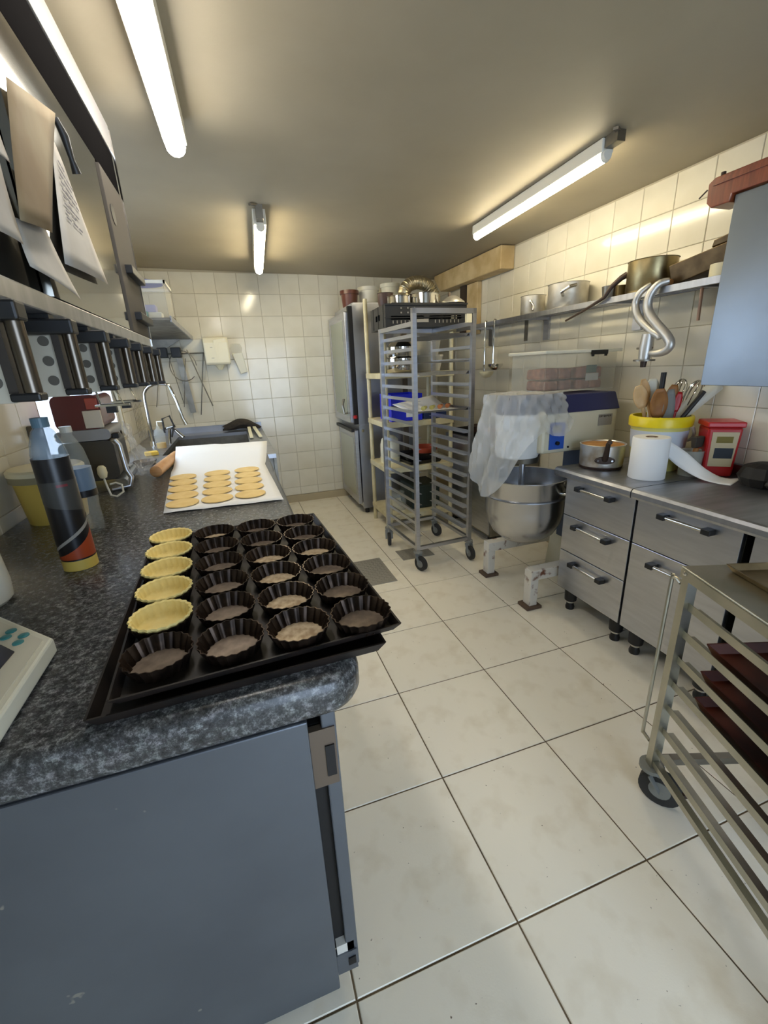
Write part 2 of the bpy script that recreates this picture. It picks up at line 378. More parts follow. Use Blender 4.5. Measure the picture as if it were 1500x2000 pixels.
# ------------------------------------------------------------------ granite worktop and its base cabinet
GT = .92; GX = .155; GY0, GY1 = .625, 3.15
def worktop():
    r = .075; out = [(XL+.008, GY0), (GX-r, GY0)]
    for i in range(1, 8): a = -PI/2+PI/2*i/8; out.append((GX-r+r*math.cos(a), GY0+r+r*math.sin(a)))
    out += [(GX, GY0+r), (GX, GY1), (XL+.008, GY1)]
    cx = Vector((-.3, 1.8)); m = MB(); lev = [(.84, .014), (.848, .004), (.86, 0), (.895, 0), (.908, .003), (.916, .009), (.92, .02)]
    n = len(out); vs = []
    for z, ins in lev:
        for (x, y) in out:
            nx = x-ins if x > -.5 else x; ny = y+ins if y < 1.2 else y-ins*.5; vs.append((nx, ny, z))
    fs = [tuple(range(n-1, -1, -1)), tuple((len(lev)-1)*n+i for i in range(n))]
    for k in range(len(lev)-1):
        for i in range(n): fs.append((k*n+i, k*n+(i+1) % n, (k+1)*n+(i+1) % n, (k+1)*n+i))
    m.add(vs, fs)
    tag(obj('granite_worktop', m, granite, smooth=True), 'long speckled grey granite worktop with rounded front corner', 'worktop')
worktop()
t = thing('counter_cabinet', 'grey steel base cabinet under the granite worktop', 'cabinet', (0, 0, 0))
obj('side_panel', B(XL+.01, .04, .632, .652, .03, .838), sidepanel, t, bevel=.003)
obj('body', B(XL+.01, .03, .656, 3.12, .08, .836), steel_dk, t)
obj('plinth', B(XL+.02, -.06, .70, 3.1, 0, .08), blackp, t)
fp = obj('front_post', B(.066, .094, .648, .70, .06, .838), sidepanel, t, bevel=.003)
obj('gasket', B(.042, .066, .665, .70, .12, .80), gasket, t)
for z0, z1 in ((.66, .80), (.055, .125)):
    c = obj('catch_plate', B(.041, .09, .645, .66, z0, z1), brownsteel if z0 > .3 else sidepanel, t)
    obj('slot', B(.068, .086, .642, .646, z0+.025, min(z1-.02, z0+.1)), gasket, c)
obj('hinge', MB().box(.044, .085, .648, .68, .125, .155), rusty, t)
for i in range(3):
    y0 = .72+i*.8
    d = obj('door', B(.034, .06, y0, y0+.78, .1, .80), steel, t, bevel=.003)
    obj('handle', MB().tube([(.062, y0+.62, .72), (.09, y0+.62, .72), (.09, y0+.74, .72), (.062, y0+.74, .72)], .006, 8), chrome, d)

# ------------------------------------------------------------------ trays and tart tins
def tray(name, label, x0, x1, y0, y1, z, h, rz, mat, group=None):
    t = MB(); cx, cy = (x0+x1)/2, (y0+y1)/2; a, b = (x1-x0)/2, (y1-y0)/2; f = .012
    t.box(-a, a, -b, b, 0, .003)
    for s in (-1, 1):
        t.hexa([(s*a-.002, -b, .0), (s*a+.002, -b, 0), (s*a+.002, b, 0), (s*a-.002, b, 0), (s*(a+f)-.002, -b-f, h), (s*(a+f)+.002, -b-f, h), (s*(a+f)+.002, b+f, h), (s*(a+f)-.002, b+f, h)])
        t.hexa([(-a, s*b-.002, 0), (a, s*b-.002, 0), (a, s*b+.002, 0), (-a, s*b+.002, 0), (-a-f, s*(b+f)-.002, h), (a+f, s*(b+f)-.002, h), (a+f, s*(b+f)+.002, h), (-a-f, s*(b+f)+.002, h)])
    return tag(obj(name, t, mat, loc=(cx, cy, z), rz=rz), label, 'tray', group)
tray('baking_tray', 'lower blackened baking tray jutting out under the other one', -.288, .182, .668, 1.33, GT+.001, .022, .03, traym, 'stacked black baking trays')
TZ = GT+.026
tray('baking_tray', 'upper blackened baking tray holding the tart tins', -.265, .211, .681, 1.413, TZ, .017, .055, traym, 'stacked black baking trays')
NF = 22
prof_tin = [(0, .0016), (.0455, .0016), (.0577, .030), (.0595, .030), (.0473, 0), (0, 0)]
tin_me = MB().lathe(prof_tin[1:5], 88, flute=(NF, .03, None)).mesh('tin_wall', tinm, True)
def floor_me(nm, mt): return MB().lathe([(0, .0022), (.0462, .0022), (.0462, .0012), (0, .0012)], 88, flute=(NF, .035, None)).mesh(nm, mt)
fl_a, fl_b = floor_me('tin_base', tinfl), floor_me('tin_base_floured', tinfl2)
# wall mesh closes itself; the shell of dough
shell_me = MB().lathe([(0, .0062), (.041, .0062), (.0485, .012), (.0535, .034), (.0575, .0365), (.0592, .033), (.0557, .030), (.0450, .0032), (0, .0032)], 88, flute=(NF, .03, (3, 4, 5, 6))).mesh('tart_shell', doughm, True)
colw = ['left', 'second', 'third', 'right-hand']; roww = ['front', 'second', 'third', 'fourth', 'fifth', 'back']
floured = {(2, 5), (2, 4), (2, 3), (2, 2), (1, 0), (3, 2)}
for c in range(4):
    for r in range(6):
        x = -.243+c*.1238+r*.0098; y = 1.356-.003*c-.1228*r
        hasd = c == 0 and r < 5; fr = 5-r
        lab = f'{"dough-filled" if hasd else "empty"} fluted black tart tin, {roww[fr]} row from the front, {colw[c]} column of the tray' if fr not in (0, 5) else f'{"dough-filled" if hasd else "empty"} fluted black tart tin in the {roww[fr]} row, {colw[c]} column of the tray'
        z = TZ+.0035
        t = thing('tart_tin', lab, 'tart tin', (x, y, z), random.uniform(0, .3), 'tart tins on the black tray')
        obj('wall', tin_me, None, t)
        o = obj('base', fl_b if (c, r) in floured else fl_a, None, t)
        if hasd:
            s = tag(obj('tart_shell', shell_me, None, loc=(x, y, z+.001), rz=t.rotation_euler.z), f'pale raw dough tart shell, {["back", "second from the back", "middle", "second from the front", "front"][r]} one of the left-hand column', 'tart shell', 'raw tart shells')

# ------------------------------------------------------------------ baking paper, dough discs, rolling pin
rows = []
q0, q1, q2, q3 = az(319, 1003, GT+.003), az(554, 976, GT+.003), Vector((.11, 2.60, GT+.003)), Vector((-.405, 2.66, GT+.003))
for i in range(15):
    v = i/10; row = []
    for j in range(13):
        u = j/12
        if v <= 1: p = (q0*(1-u)+q1*u)*(1-v)+(q3*(1-u)+q2*u)*v
        else:
            k = (v-1)/.4; base = q3*(1-u)+q2*u; top = Vector((-.40, 2.98, GT+.10))*(1-u)+Vector((.155, 2.92, GT+.085))*u
            p = base*(1-k)+top*k; p.z = GT+.003+.095*k*k*(1 if u < .5 else .95)
        p = Vector(p); p.z += .003*abs(math.sin(9*u+5*v)) if v <= 1 and (i == 0 or j in (0, 12)) else 0
        row.append(p)
    rows.append(row)
tag(obj('baking_paper', MB().sheet(rows), paper, smooth=True, solid=.0008), 'white baking paper on the granite, far end curling up', 'paper')
disc_px = [(300, 715), (320, 610), (290, 560), (320, 490), (320, 415), (710, 655), (680, 575), (675, 500), (620, 430), (620, 375), (1060, 605), (1010, 525), (980, 465), (975, 400), (970, 350)]
dm = MB().lathe([(0, .0), (.062, 0), (.066, .002), (.065, .0045), (.05, .0055), (0, .0055)], 36).mesh('dough_disc', discm, True)
for k, (px, py) in enumerate(disc_px):
    c, r = divmod(k, 5); p = az(310+px/5.77, 860+py/5.77, GT+.006)
    o = obj('dough_disc', dm, None, loc=(-.275+.139*c-.004*r*(c < 2)-.008*r*(c == 0), 1.925+.008*c+.133*r, GT+.0068+.0003*r), rz=k)
    tag(o, f'round rolled dough disc, {["nearest", "second nearest", "middle", "second farthest", "farthest"][r]} in the {["left", "middle", "right"][c]} column on the baking paper', 'dough disc', 'dough discs on the baking paper')
t = tag(obj('rolling_pin', MB().tube([(-.245, 0, 0), (-.24, 0, 0), (.24, 0, 0), (.245, 0, 0)], [.024, .031, .031, .024], 20), woodm, smooth=True, loc=(-.44, 2.80, GT+.033), rz=math.radians(84)), 'pale wooden rolling pin beside the baking paper', 'rolling pin')
tag(obj('tart_tin', MB().lathe([(0, .002), (.055, .002), (.066, .022), (.068, .022), (.058, 0), (0, 0)], 60, flute=(20, .03, None)), tinm, smooth=True, loc=(-.60, 3.03, GT+.001)), 'small dark fluted tin lying left of the rolling pin', 'tart tin')

# ------------------------------------------------------------------ things standing on the counter, left
t = thing('kitchen_scale', 'white kitchen scale with teal buttons on the counter, cut by the left edge', 'scale', (-.60, .80, GT))
def off(p, k): return [(x*k, y*k) for x, y in p]
SP = [(-.2, -.25), (.194, -.25), (.192, .102), (.04, .254), (-.2, .254)]
obj('body', MB().prism(SP, .006, .040), scalew, t, bevel=.005)
obj('top_plate', MB().prism(off(SP, .93), .040, .043), M('scale_face', (206, 202, 184), .5), t)
obj('display', MB().prism([(.107, .105), (.143, .068), (.141, .018), (.0, .018), (.0, .105)], .043, .0445), lcd, t)
for bx, by in ((.104, .155), (.136, .126), (.104, .132), (.136, .101)): obj('button', MB().lathe([(.0095, .043), (.0095, .045), (.007, .0465), (0, .0465)], 16, (bx, by, 0)), teal, t, smooth=True)
for sx, sy in ((-.15, -.2), (.15, -.2), (-.15, .2), (.04, .2)): obj('foot', C_((sx, sy, 0), (sx, sy, .006), .015), blackp, t)
t = thing('white_jug', 'pale white plastic jug behind the scale at the left edge', 'jug', (-.685, 1.21, GT))
obj('body', MB().lathe([(0, 0), (.072, 0), (.082, .01), (.085, .05), (.080, .14), (.05, .19), (.025, .21), (.025, .23), (0, .23)], 28), whitep, t, smooth=True)
obj('cap', MB().lathe([(0, .23), (.028, .23), (.028, .25), (0, .25)], 20), bluelid, t)
# bottle with black label
t = thing('label_bottle', 'tall bottle with a black and orange label and yellow foot', 'bottle', (-.50, 1.385, GT), math.radians(-60))
R1 = .043
obj('glass', MB().lathe([(0, 0), (R1-.003, 0), (R1-.001, .03), (R1-.001, .335), (R1-.006, .36), (.026, .395), (.017, .405), (.017, .42), (0, .42)], 32), waterm, t, smooth=True)
lb = obj('label', MB().lathe([(R1, .032), (R1+.0006, .032), (R1+.0006, .325), (R1, .325)], 48), bottlebk, t, smooth=True)
def wrap(a0, a1, zf0, zf1, mat, nm, rr=R1+.0012, n=14):
    rows = []
    for k in range(2):
        rows.append([(rr*math.cos(a0+(a1-a0)*i/n), rr*math.sin(a0+(a1-a0)*i/n), (zf1 if k else zf0)(i/n)) for i in range(n+1)])
    return obj(nm, MB().sheet(rows), mat, lb, smooth=True)
wrap(-1.6, 1.9, lambda u: .036, lambda u: .045+.10*u**1.6, orange, 'orange_flash')
wrap(-1.6, 1.9, lambda u: .06+.095*u, lambda u: .068+.10*u, label_g, 'grey_swoosh', R1+.0018)
wrap(-1.6, 1.9, lambda u: .20-.04*u, lambda u: .262, M('label_grey', (62, 62, 60), .4), 'grey_field')
wrap(-.3, .3, lambda u: .247, lambda u: .254, M('dull_red_mark', (120, 40, 48), .4), 'red_mark', R1+.0018)
obj('foot', MB().lathe([(0, .001), (R1+.001, .001), (R1+.001, .031), (0, .031)], 32), yel_dull, t, smooth=True)
obj('cap', MB().lathe([(0, .405), (.02, .405), (.02, .43), (0, .43)], 24), M('bluegrey_cap', (92, 122, 140), .4), t)
t = thing('water_bottle', 'clear plastic water bottle with a blue label standing behind the black-labelled bottle', 'bottle', (-.555, 1.72, GT))
obj('body', MB().lathe([(0, 0), (.036, 0), (.042, .012), (.040, .10), (.043, .12), (.043, .25), (.035, .30), (.016, .345), (.015, .36), (0, .36)], 32), clearp, t, smooth=True)
obj('label', MB().lathe([(.0435, .14), (.0442, .14), (.0442, .235), (.0435, .235)], 32), M('pale_blue_label', (112, 134, 158), .4), t, smooth=True)
obj('label_band', MB().lathe([(.0445, .135), (.045, .135), (.045, .158), (.0445, .158)], 32), bottlebk, t, smooth=True)
obj('cap', MB().lathe([(0, .355), (.018, .355), (.018, .375), (0, .375)], 20), whitep, t)
t = thing('butter_bucket', 'cream-yellow plastic bucket with lid against the left wall', 'bucket', (-.735, 1.97, GT))
obj('body', MB().lathe([(0, 0), (.098, 0), (.115, .17), (.115, .19), (0, .19)], 36), yel_dull, t, smooth=True)
obj('rim', MB().lathe([(.116, .165), (.124, .165), (.124, .19), (.116, .19)], 36), M('bucket_grey_rim', (150, 142, 112), .5), t, smooth=True)
obj('lid', MB().lathe([(0, .19), (.126, .19), (.126, .205), (.118, .213), (0, .208)], 36), creamp, t, smooth=True)

# appliance with red head
t = thing('table_mixer', 'table mixer with dark red head and grey steel body by the window', 'mixer', (-.70, 2.52, GT), math.radians(4))
def rbox(x0, x1, y0, y1, z0, z1, r, n=5):      # rounded in the XZ profile
    pts = []
    for cx, cz, a in ((x1-r, z1-r, 0), (x0+r, z1-r, PI/2), (x0+r, z0+r, PI), (x1-r, z0+r, 1.5*PI)):
        for i in range(n+1): b = a+PI/2*i/n; pts.append((cx+r*math.cos(b), cz+r*math.sin(b)))
    return MB().prism_ax(pts, y0, y1, 'y')
obj('base', rbox(-.13, .13, -.19, .19, .008, .06, .02), M('blue_reflecting_steel', (176, 182, 190), .22, 1), t, smooth=True)
obj('body', rbox(-.12, .105, -.17, .17, .06, .245, .03), M('dark_housing', (72, 68, 60), .4, .4), t, smooth=True)
obj('side_frame', MB().tube([(.115, -.175, .245), (.13, -.178, .22), (.135, -.18, .10), (.15, -.185, .06), (.14, -.19, .02), (.06, -.195, .012)], .012, 10), steel, t, smooth=True)
obj('neck_tray', rbox(-.115, .105, -.185, .16, .25, .30, .02), M('pale_grey_housing', (150, 152, 156), .35, .3), t, smooth=True)
h = obj('head', rbox(-.105, .085, -.16, .17, .30, .455, .03), reddk, t, smooth=True)
obj('cream_panel', MB().box(.01, .084, -.166, -.155, .305, .385), M('cream_cover', (208, 200, 184), .45), h, bevel=.003)
obj('red_flash', MB().box(.03, .078, -.166, -.155, .39, .44), M('light_red', (164, 74, 58), .4), h, bevel=.003)
obj('latch', B(.1055, .135, -.17, -.12, .25, .275), blackp, t, bevel=.004)
for sx in (-1, 1):
    for sy in (-1, 1): obj('foot', C_((sx*.1, sy*.15, 0), (sx*.1, sy*.15, .009), .016), rubber, t)
rows = []; rr = random.Random(3)
for i in range(17):
    row = []
    for j in range(15):
        u, v = i/16, j/14
        row.append((.02+.05*u+.03*math.sin(5*v+3*u)+rr.uniform(-.008, .008), .26*v+rr.uniform(-.006, .006), .27-.24*u+.02*math.sin(6*u+9*v)+rr.uniform(-.006, .006)))
    rows.append(row)
tag(obj('plastic_bag', MB().sheet(rows), M('thin_clear_film', (226, 230, 234), .12, alpha=.26, bump=.8, bscale=30), loc=(-.575, 2.40, GT+.02)), 'crumpled clear plastic bag hanging beside the red-headed mixer', 'bag')
t = thing('cable_plug', 'white cable with plug coiled in front of the red-headed mixer', 'cable', (-.60, 2.22, GT))
obj('plug', MB().lathe([(0, .09), (.014, .095), (.02, .115), (.018, .14), (.01, .15), (0, .15)], 16, (-.02, 0, 0)), creamp, t, smooth=True)
obj('cord', MB().tube([(-.02, 0, .092), (-.015, 0, .05), (-.005, -.01, .012), (.02, -.02, .006), (.045, .0, .02), (.04, .02, .05), (.015, .03, .06), (-.01, .03, .055)], .0045, 8), whitep, t, smooth=True)
tag(obj('wall_socket', B(XL+.006, XL+.03, 2.27, 2.33, 1.20, 1.26), M('brown_socket', (98, 86, 68), .5), bevel=.004), 'small brown socket on the left wall by the bottles', 'socket')

# ------------------------------------------------------------------ wall cabinet on the left with hanging modules
CX = -.30; CY0, CY1 = .25, 2.12
t = thing('wall_cabinet', 'polished steel wall cabinet with papers stuck on its sliding doors', 'cabinet', (0, 0, 0))
obj('carcass', MB().box(XL+.008, CX-.05, CY0, CY1-.02, 1.57, 2.28), steel_dk, t)
obj('top_fascia', B(XL+.008, CX, CY0, CY1, 2.215, 2.305), M('pale_fascia', (208, 205, 204), .3, .6), t, bevel=.003)
obj('groove_shade', B(CX-.05, CX-.006, CY0, CY1-.003, 2.08, 2.214), M('groove_shade_black', (20, 19, 19), .8, spec=0), t)  # near-flush black strip, recess shade under the fascia put into its colour
obj('door', B(CX-.042, CX-.024, CY0, 1.2, 1.595, 2.078), steel_door, t)
obj('door', B(CX-.022, CX-.006, 1.08, 1.78, 1.595, 2.078), steel_door, t)
obj('bottom_rail', B(CX-.06, CX+.001, CY0, CY1, 1.556, 1.59), steel_satin, t, bevel=.003)
e = obj('end_post', B(CX-.05, CX, 1.80, CY1, 1.591, 2.078), M('dark_end_post', (84, 79, 72), .6, spec=.05), t, bevel=.002)
obj('finger_hole', C_((CX-.004, 1.86, 1.955), (CX+.002, 1.86, 1.955), .03, n=24), blackp, e)
for z in (1.80, 1.65): obj('handle_cap', B(CX-.02, CX+.022, CY1-.24, CY1+.004, z-.014, z+.014), blackp, e, bevel=.003)
obj('edge_bead', B(CX-.002, CX+.004, CY1-.006, CY1+.002, 1.56, 2.29), chrome, e)
# sheets on the doors: corners given as (y, z) on the door face
def note(name, label, quad, x, mat, lines=0, bulge=.02):
    (a, b, c, d) = [Vector(q) for q in quad]; rows = []
    for i in range(9):
        v = i/8; row = []
        for j in range(7):
            u = j/6; p = (a*(1-u)+b*u)*(1-v)+(d*(1-u)+c*u)*v
            row.append((x+.002+bulge*v*v*(.4+.6*math.sin(2.5*u+.3)), p.x, p.y))
        rows.append(row)
    o = obj(name, MB().sheet(rows), mat, smooth=True, solid=.0006); tag(o, label, 'paper', 'papers on the wall cabinet')
    if lines:
        m = MB()
        for k in range(lines):
            v = .16+.5*k/lines; r = rows[int(v*8)]; fr = v*8-int(v*8); r2 = rows[int(v*8)+1]
            for j in range(1, random.choice((3, 4, 5))):
                p = Vector(r[j]).lerp(Vector(r2[j]), fr); q = Vector(r[j+1]).lerp(Vector(r2[j+1]), fr); q = p.lerp(q, random.uniform(.6, .95))
                p.x += .003; q.x += .003; m.bar(p, q, .0006, .003, up=(0, 0, 1))
        obj('handwriting', m, ink, o)['kind'] = 'stuff'
    return o
def cq(pts, x): return [(ax(px, py, x).y, ax(px, py, x).z) for px, py in pts]
DX = CX-.002
note('recipe_sheet', 'lined white recipe sheet hung near the far end of the wall cabinet', cq([(108, 262), (135, 330), (212, 556), (128, 515)], DX+.01), DX, papero, 9, .012)
note('brown_paper', 'large brownish blank sheet in front on the wall cabinet', cq([(20, 150), (114, 222), (102, 455), (40, 430)], DX+.02), DX+.012, papery, 0, .01)
note('lower_sheet', 'greyish curled sheet hanging below the brown paper', cq([(40, 425), (98, 445), (157, 585), (58, 520)], DX+.014), DX+.004, papero, 0, .015)
note('edge_sheet', 'pale sheet cut by the left edge of the picture, upper one', cq([(-60, 170), (0, 225), (24, 320), (-60, 260)], DX+.014), DX+.004, papero, 0, .01)
note('edge_sheet', 'pale strip of paper left of the brown sheet, lower one', cq([(-60, 262), (12, 308), (52, 478), (-20, 440)], DX+.02), DX+.008, papero, 0, .01)
p = ax(122, 290, DX); tag(obj('magnet_hook', MB().tube([(DX+.004, p.y-.02, p.z+.05), (DX+.012, p.y-.01, p.z+.02), (DX+.014, p.y, p.z-.02), (DX+.016, p.y+.01, p.z-.045)], [.006, .009, .006, .01], 10), blackp, smooth=True), 'dark hook holding the lined recipe sheet', 'hook')
# row of pull-out panels under the cabinet
hy = [.775, 1.0, 1.235, 1.47, 1.66, 1.85, 2.04]
words = ['nearest', 'second nearest', 'third nearest', 'middle', 'third farthest', 'second farthest', 'farthest']
for k, y in enumerate(hy):
    t = thing('pull_out_panel', f'{words[k]} perforated pull-out panel with black-capped handle under the wall cabinet', 'pull-out', (CX, y, 1.41), 0, 'pull-out panels under the wall cabinet')
    pl = obj('panel', B(-.42, -.006, .012, .020, 0, .138), perf, t, bevel=.001)
    for z in (.03, .065, .10): obj('hole', C_((-.023, .0105, z), (-.023, .013, z), .009, n=18), holem, pl)
    obj('runner', B(-.42, -.002, .004, .03, .130, .145), blackp, t)
    hd = obj('handle', MB().tube([(.022, .006, .012), (.022, .006, .118)], .0115, 16), handle_st, t, smooth=True)
    obj('end_cap', B(-.05, .036, -.014, .022, .110, .136), blackp, hd, bevel=.004)
    obj('end_cap', B(-.004, .034, -.009, .021, .002, .014), blackp, hd, bevel=.003)
    obj('back_strip', B(-.006, .006, .0, .03, .014, .11), M('dark_handle_strip', (54, 48, 42), .5, .3), hd)
for k, y in enumerate((hy[3]+.016, hy[4]+.016)):
    t = thing('spring_clip', f'small steel spring clip hanging under the pull-out panels, {["nearer", "farther"][k]} one', 'clip', (CX-.05, y, 1.3565))
    obj('frame', MB().tube([(-.03, 0, .054), (-.025, 0, .012), (.035, 0, .012), (.02, 0, .054)], .003, 6).box(-.04, .05, -.006, .006, .006, .012), chrome, t)
    obj('pad', B(-.012, .014, -.01, .01, -.012, .006), blackp, t)

# ------------------------------------------------------------------ shelf and sink at the back left
t = thing('wall_shelf', 'dark steel shelf on the left wall near the back corner', 'shelf', (0, 0, 0))
obj('board', B(XL+.008, -.318, 3.22, YB-.008, 1.775, 1.79), steel_dk, t)
obj('front_lip', B(-.322, -.312, 3.22, YB-.008, 1.765, 1.80), steel_satin, t)
obj('bracket', MB().prism_ax([(-.86, 1.774), (-.42, 1.774), (-.86, 1.52)], 4.80, 4.82, 'y'), steel_dk, t)
t = thing('storage_box', 'clear storage box with blue lid on the dark shelf', 'box', (-.48, 3.45, 1.79))
bx = MB()
bx.box(-.15, .15, -.16, .16, 0, .003).box(-.15, -.147, -.16, .16, 0, .22).box(.147, .15, -.16, .16, 0, .22).box(-.15, .15, -.16, -.157, 0, .22).box(-.15, .15, .157, .16, 0, .22)
obj('body', bx, boxp, t); obj('rim', MB().box(-.16, .16, -.17, -.15, .205, .222).box(-.16, .16, .15, .17, .205, .222).box(-.16, -.15, -.17, .17, .205, .222).box(.15, .16, -.17, .17, .205, .222), whitep, t)
obj('lid', MB().lathe([(0, .222), (.13, .222), (.12, .236), (.06, .244), (0, .245)], 28), bluelid, t, smooth=True)
obj('handle', B(-.10, .02, -.178, -.168, .172, .195), blackp, t)
for k, (x, y, z, sx, sy, sz_, mt, lab) in enumerate([(-.08, -.08, .004, .05, .04, .035, redp, 'red'), (-.01, -.07, .004, .06, .05, .05, teal, 'teal'), (.06, -.03, .004, .08, .1, .045, whitep, 'white'), (-.03, .05, .004, .18, .1, .10, M('lilac_pack', (150, 148, 190), .5), 'lilac')]):
    tag(obj('packet', MB().box(-sx/2, sx/2, -sy/2, sy/2, 0, sz_), mt, bevel=.004, loc=(-.48+x, 3.45+y, 1.79+z)), f'{lab} packet inside the clear box on the dark shelf', 'packet', 'packets in the clear box')
tag(obj('metal_ball', MB().lathe([(0, 0), (.02, .004), (.03, .025), (.026, .045), (.012, .056), (0, .058)], 20), chrome, smooth=True, loc=(-.355, 3.70, 1.79)), 'small shiny round whisk head on the shelf edge', 'utensil')
tag(obj('packet', B(-.05, .05, -.06, .06, 0, .03), redp, bevel=.006, loc=(-.40, 4.15, 1.79)), 'small red packet on the dark shelf', 'packet')
tag(obj('packet', B(-.06, .06, -.05, .05, 0, .02), whitep, bevel=.005, loc=(-.395, 4.32, 1.79), rz=.3), 'flat white packet on the far end of the dark shelf', 'packet')
# sink
SX1 = .22; SZ = .88
t = thing('sink_unit', 'stainless steel sink unit against the back wall', 'sink', (0, 0, 0))
s = MB(); bx0, bx1, by0, by1 = -.58, .06, 3.55, 4.62
s.box(XL+.008, bx0, 3.17, 4.84, SZ-.03, SZ).box(bx1, SX1, 3.17, 4.84, SZ-.03, SZ).box(bx0, bx1, 3.17, by0, SZ-.03, SZ).box(bx0, bx1, by1, 4.84, SZ-.03, SZ)
obj('rim_top', s, steel_satin, t)
s = MB(); zb = SZ-.27
s.box(bx0, bx1, by0, by1, zb-.01, zb).box(bx0-.005, bx0, by0, by1, zb, SZ-.03).box(bx1, bx1+.005, by0, by1, zb, SZ-.03).box(bx0, bx1, by0-.005, by0, zb, SZ-.03).box(bx0, bx1, by1, by1+.005, zb, SZ-.03)
obj('basin', s, steel_dk, t)
obj('splashback', B(XL+.008, SX1, 4.84, 4.858, SZ, SZ+.06), steel_satin, t)
obj('apron', B(SX1-.02, SX1, 3.17, 4.84, .55, SZ-.03), steel_dk, t)
for x in (XL+.06, SX1-.04):
    for y in (3.22, 4.78): obj('leg', B(x-.02, x+.02, y-.02, y+.02, 0, SZ-.03), steel_dk, t)
t = thing('sink_tap', 'tall chrome gooseneck tap over the sink', 'tap', (-.72, 4.12, SZ))
g = [(0, 0, 0), (.0, 0, .30), (.0, 0, .38)]+[(.13-.13*math.cos(a), 0, .40+.11*math.sin(a)) for a in [i*PI/10 for i in range(1, 8)]]
g += [(.24, 0, .36), (.265, 0, .22)]
obj('gooseneck', MB().tube(g, .014, 12), chrome, t, smooth=True)
obj('spray_head', MB().tube([(.262, 0, .225), (.285, 0, .16)], [.014, .017], 12), chrome, t, smooth=True)
obj('base', C_((0, 0, 0), (0, 0, .04), .032, .026), chrome, t, smooth=True)
obj('hose', MB().tube([(.10, .02, .10), (.10, .03, .22), (.16, .03, .24), (.18, .03, .16), (.15, .02, .06)], .008, 8), rubber, t, smooth=True)
obj('mixer_tap', MB().tube([(.12, .05, 0), (.14, .05, .14), (.18, .04, .12), (.24, .02, .05)], [.012, .012, .010, .02], 10).tube([(.09, .05, .13), (.19, .05, .15)], .01, 8), chrome, t, smooth=True)
t = thing('soap_bottle', 'clear washing-up bottle with pump behind the tap', 'bottle', (-.635, 3.95, SZ))
obj('body', MB().lathe([(0, 0), (.04, 0), (.042, .02), (.042, .12), (.03, .15), (.014, .165), (.014, .18), (0, .18)], 22), clearp, t, smooth=True)
obj('liquid', MB().lathe([(0, .003), (.037, .003), (.037, .045), (0, .045)], 22), M('amber_liquid', (190, 150, 50), .3), t, smooth=True)
obj('pump', MB().tube([(0, 0, .18), (0, 0, .215), (.04, 0, .215)], .006, 8), whitep, t)
tag(obj('yellow_sponge', B(-.045, .045, -.03, .03, 0, .03), M('sponge_yellow', (206, 170, 70), .9), bevel=.006, loc=(-.66, 3.62, SZ), rz=.3), 'yellow sponge on the sink edge', 'sponge')
tag(obj('scrub_brush', MB().tube([(-.12, 0, .012), (-.05, 0, .014), (0, 0, .03), (.02, 0, .03)], [.008, .012, .03, .022], 12), blackp, smooth=True, loc=(-.80, 3.30, SZ+.01), rz=.5), 'dark scrubbing brush lying by the left wall', 'brush')
t = thing('draining_bars', 'pair of white draining bars standing in the sink', 'bars', (.115, 4.30, SZ))
for k, x in enumerate((-.03, .05)): obj('bar', MB().bar((x, -.28, .015), (x-.03*k, .26, .045), .03, .012), creamp, t, bevel=.002)
rows = []; rr = random.Random(5); path = spl([(-.17, 0, .045), (-.10, .01, .06), (-.03, 0, .085), (.05, -.01, .082), (.12, -.03, .06), (.19, -.05, .035)], 4)
for i, p_ in enumerate(path):
    u = i/(len(path)-1); rad = .012+.05*math.sin(PI*min(1, u*.85+.1))**.7
    rows.append([(p_.x+.012*math.sin(3*a_+7*u), p_.y+rad*1.25*math.cos(a_)*(1+.08*math.sin(5*a_+9*u)), max(.002, p_.z-.03+rad*.75*math.sin(a_)*(1+.1*math.sin(4*a_+6*u)))) for a_ in [2*PI*k/18 for k in range(19)]])
tag(obj('dark_cloth', MB().sheet(rows), clothm, smooth=True, loc=(.01, 4.72, SZ+.014)), 'dark brown cloth lying over the back edge of the sink', 'cloth')
# dispensers and wires on the back wall
t = thing('paper_dispenser', 'ivory paper towel dispenser on the back wall', 'dispenser', (-.11, YB-.005, 1.53))
obj('body', MB().prism_ax([(0, .0), (-.13, .0), (-.14, .02), (-.14, .20), (-.11, .25), (0, .26)], -.115, .115, 'x'), dispm, t, bevel=.012)
obj('front_facet', MB().hexa([(.0, -.141, .02), (.1, -.141, .02), (.1, -.139, .02), (0, -.139, .02), (-.02, -.148, .22), (.09, -.13, .24), (.09, -.125, .24), (-.02, -.125, .22)]), dispm, t)
obj('outlet', MB().lathe([(0, -.05), (.016, -.048), (.05, 0), (0, 0)], 14, (.01, -.07, 0), sy=.7), creamp, t, smooth=True)
obj('mark', MB().box(-.055, -.035, -.1425, -.14, .155, .16).box(-.055, -.03, -.1425, -.14, .06, .064), label_g, t)
t = thing('soap_dispenser', 'small tilted clear soap dispenser right of the ivory dispenser', 'dispenser', (.085, YB-.008, 1.43))
obj('reservoir', MB().hexa([(-.0, -.05, 0), (.07, -.05, .02), (.07, 0, .02), (0, 0, 0), (-.06, -.07, .20), (.04, -.07, .21), (.04, 0, .21), (-.06, 0, .20)]), milky, t, bevel=.008)
obj('crumpled_top', MB().lathe([(0, .19), (.05, .20), (.06, .25), (.045, .29), (0, .295)], 9, (-.015, -.035, 0), sy=.6), clearp, t)
def hangwire(label, pts, r, mat=steel_dk, cat='utensil'):
    return tag(obj('hanging_wire_tool', MB().tube(pts, r, 8), mat, smooth=True), label, cat, 'wire tools on the back wall')
Yh = YB-.05
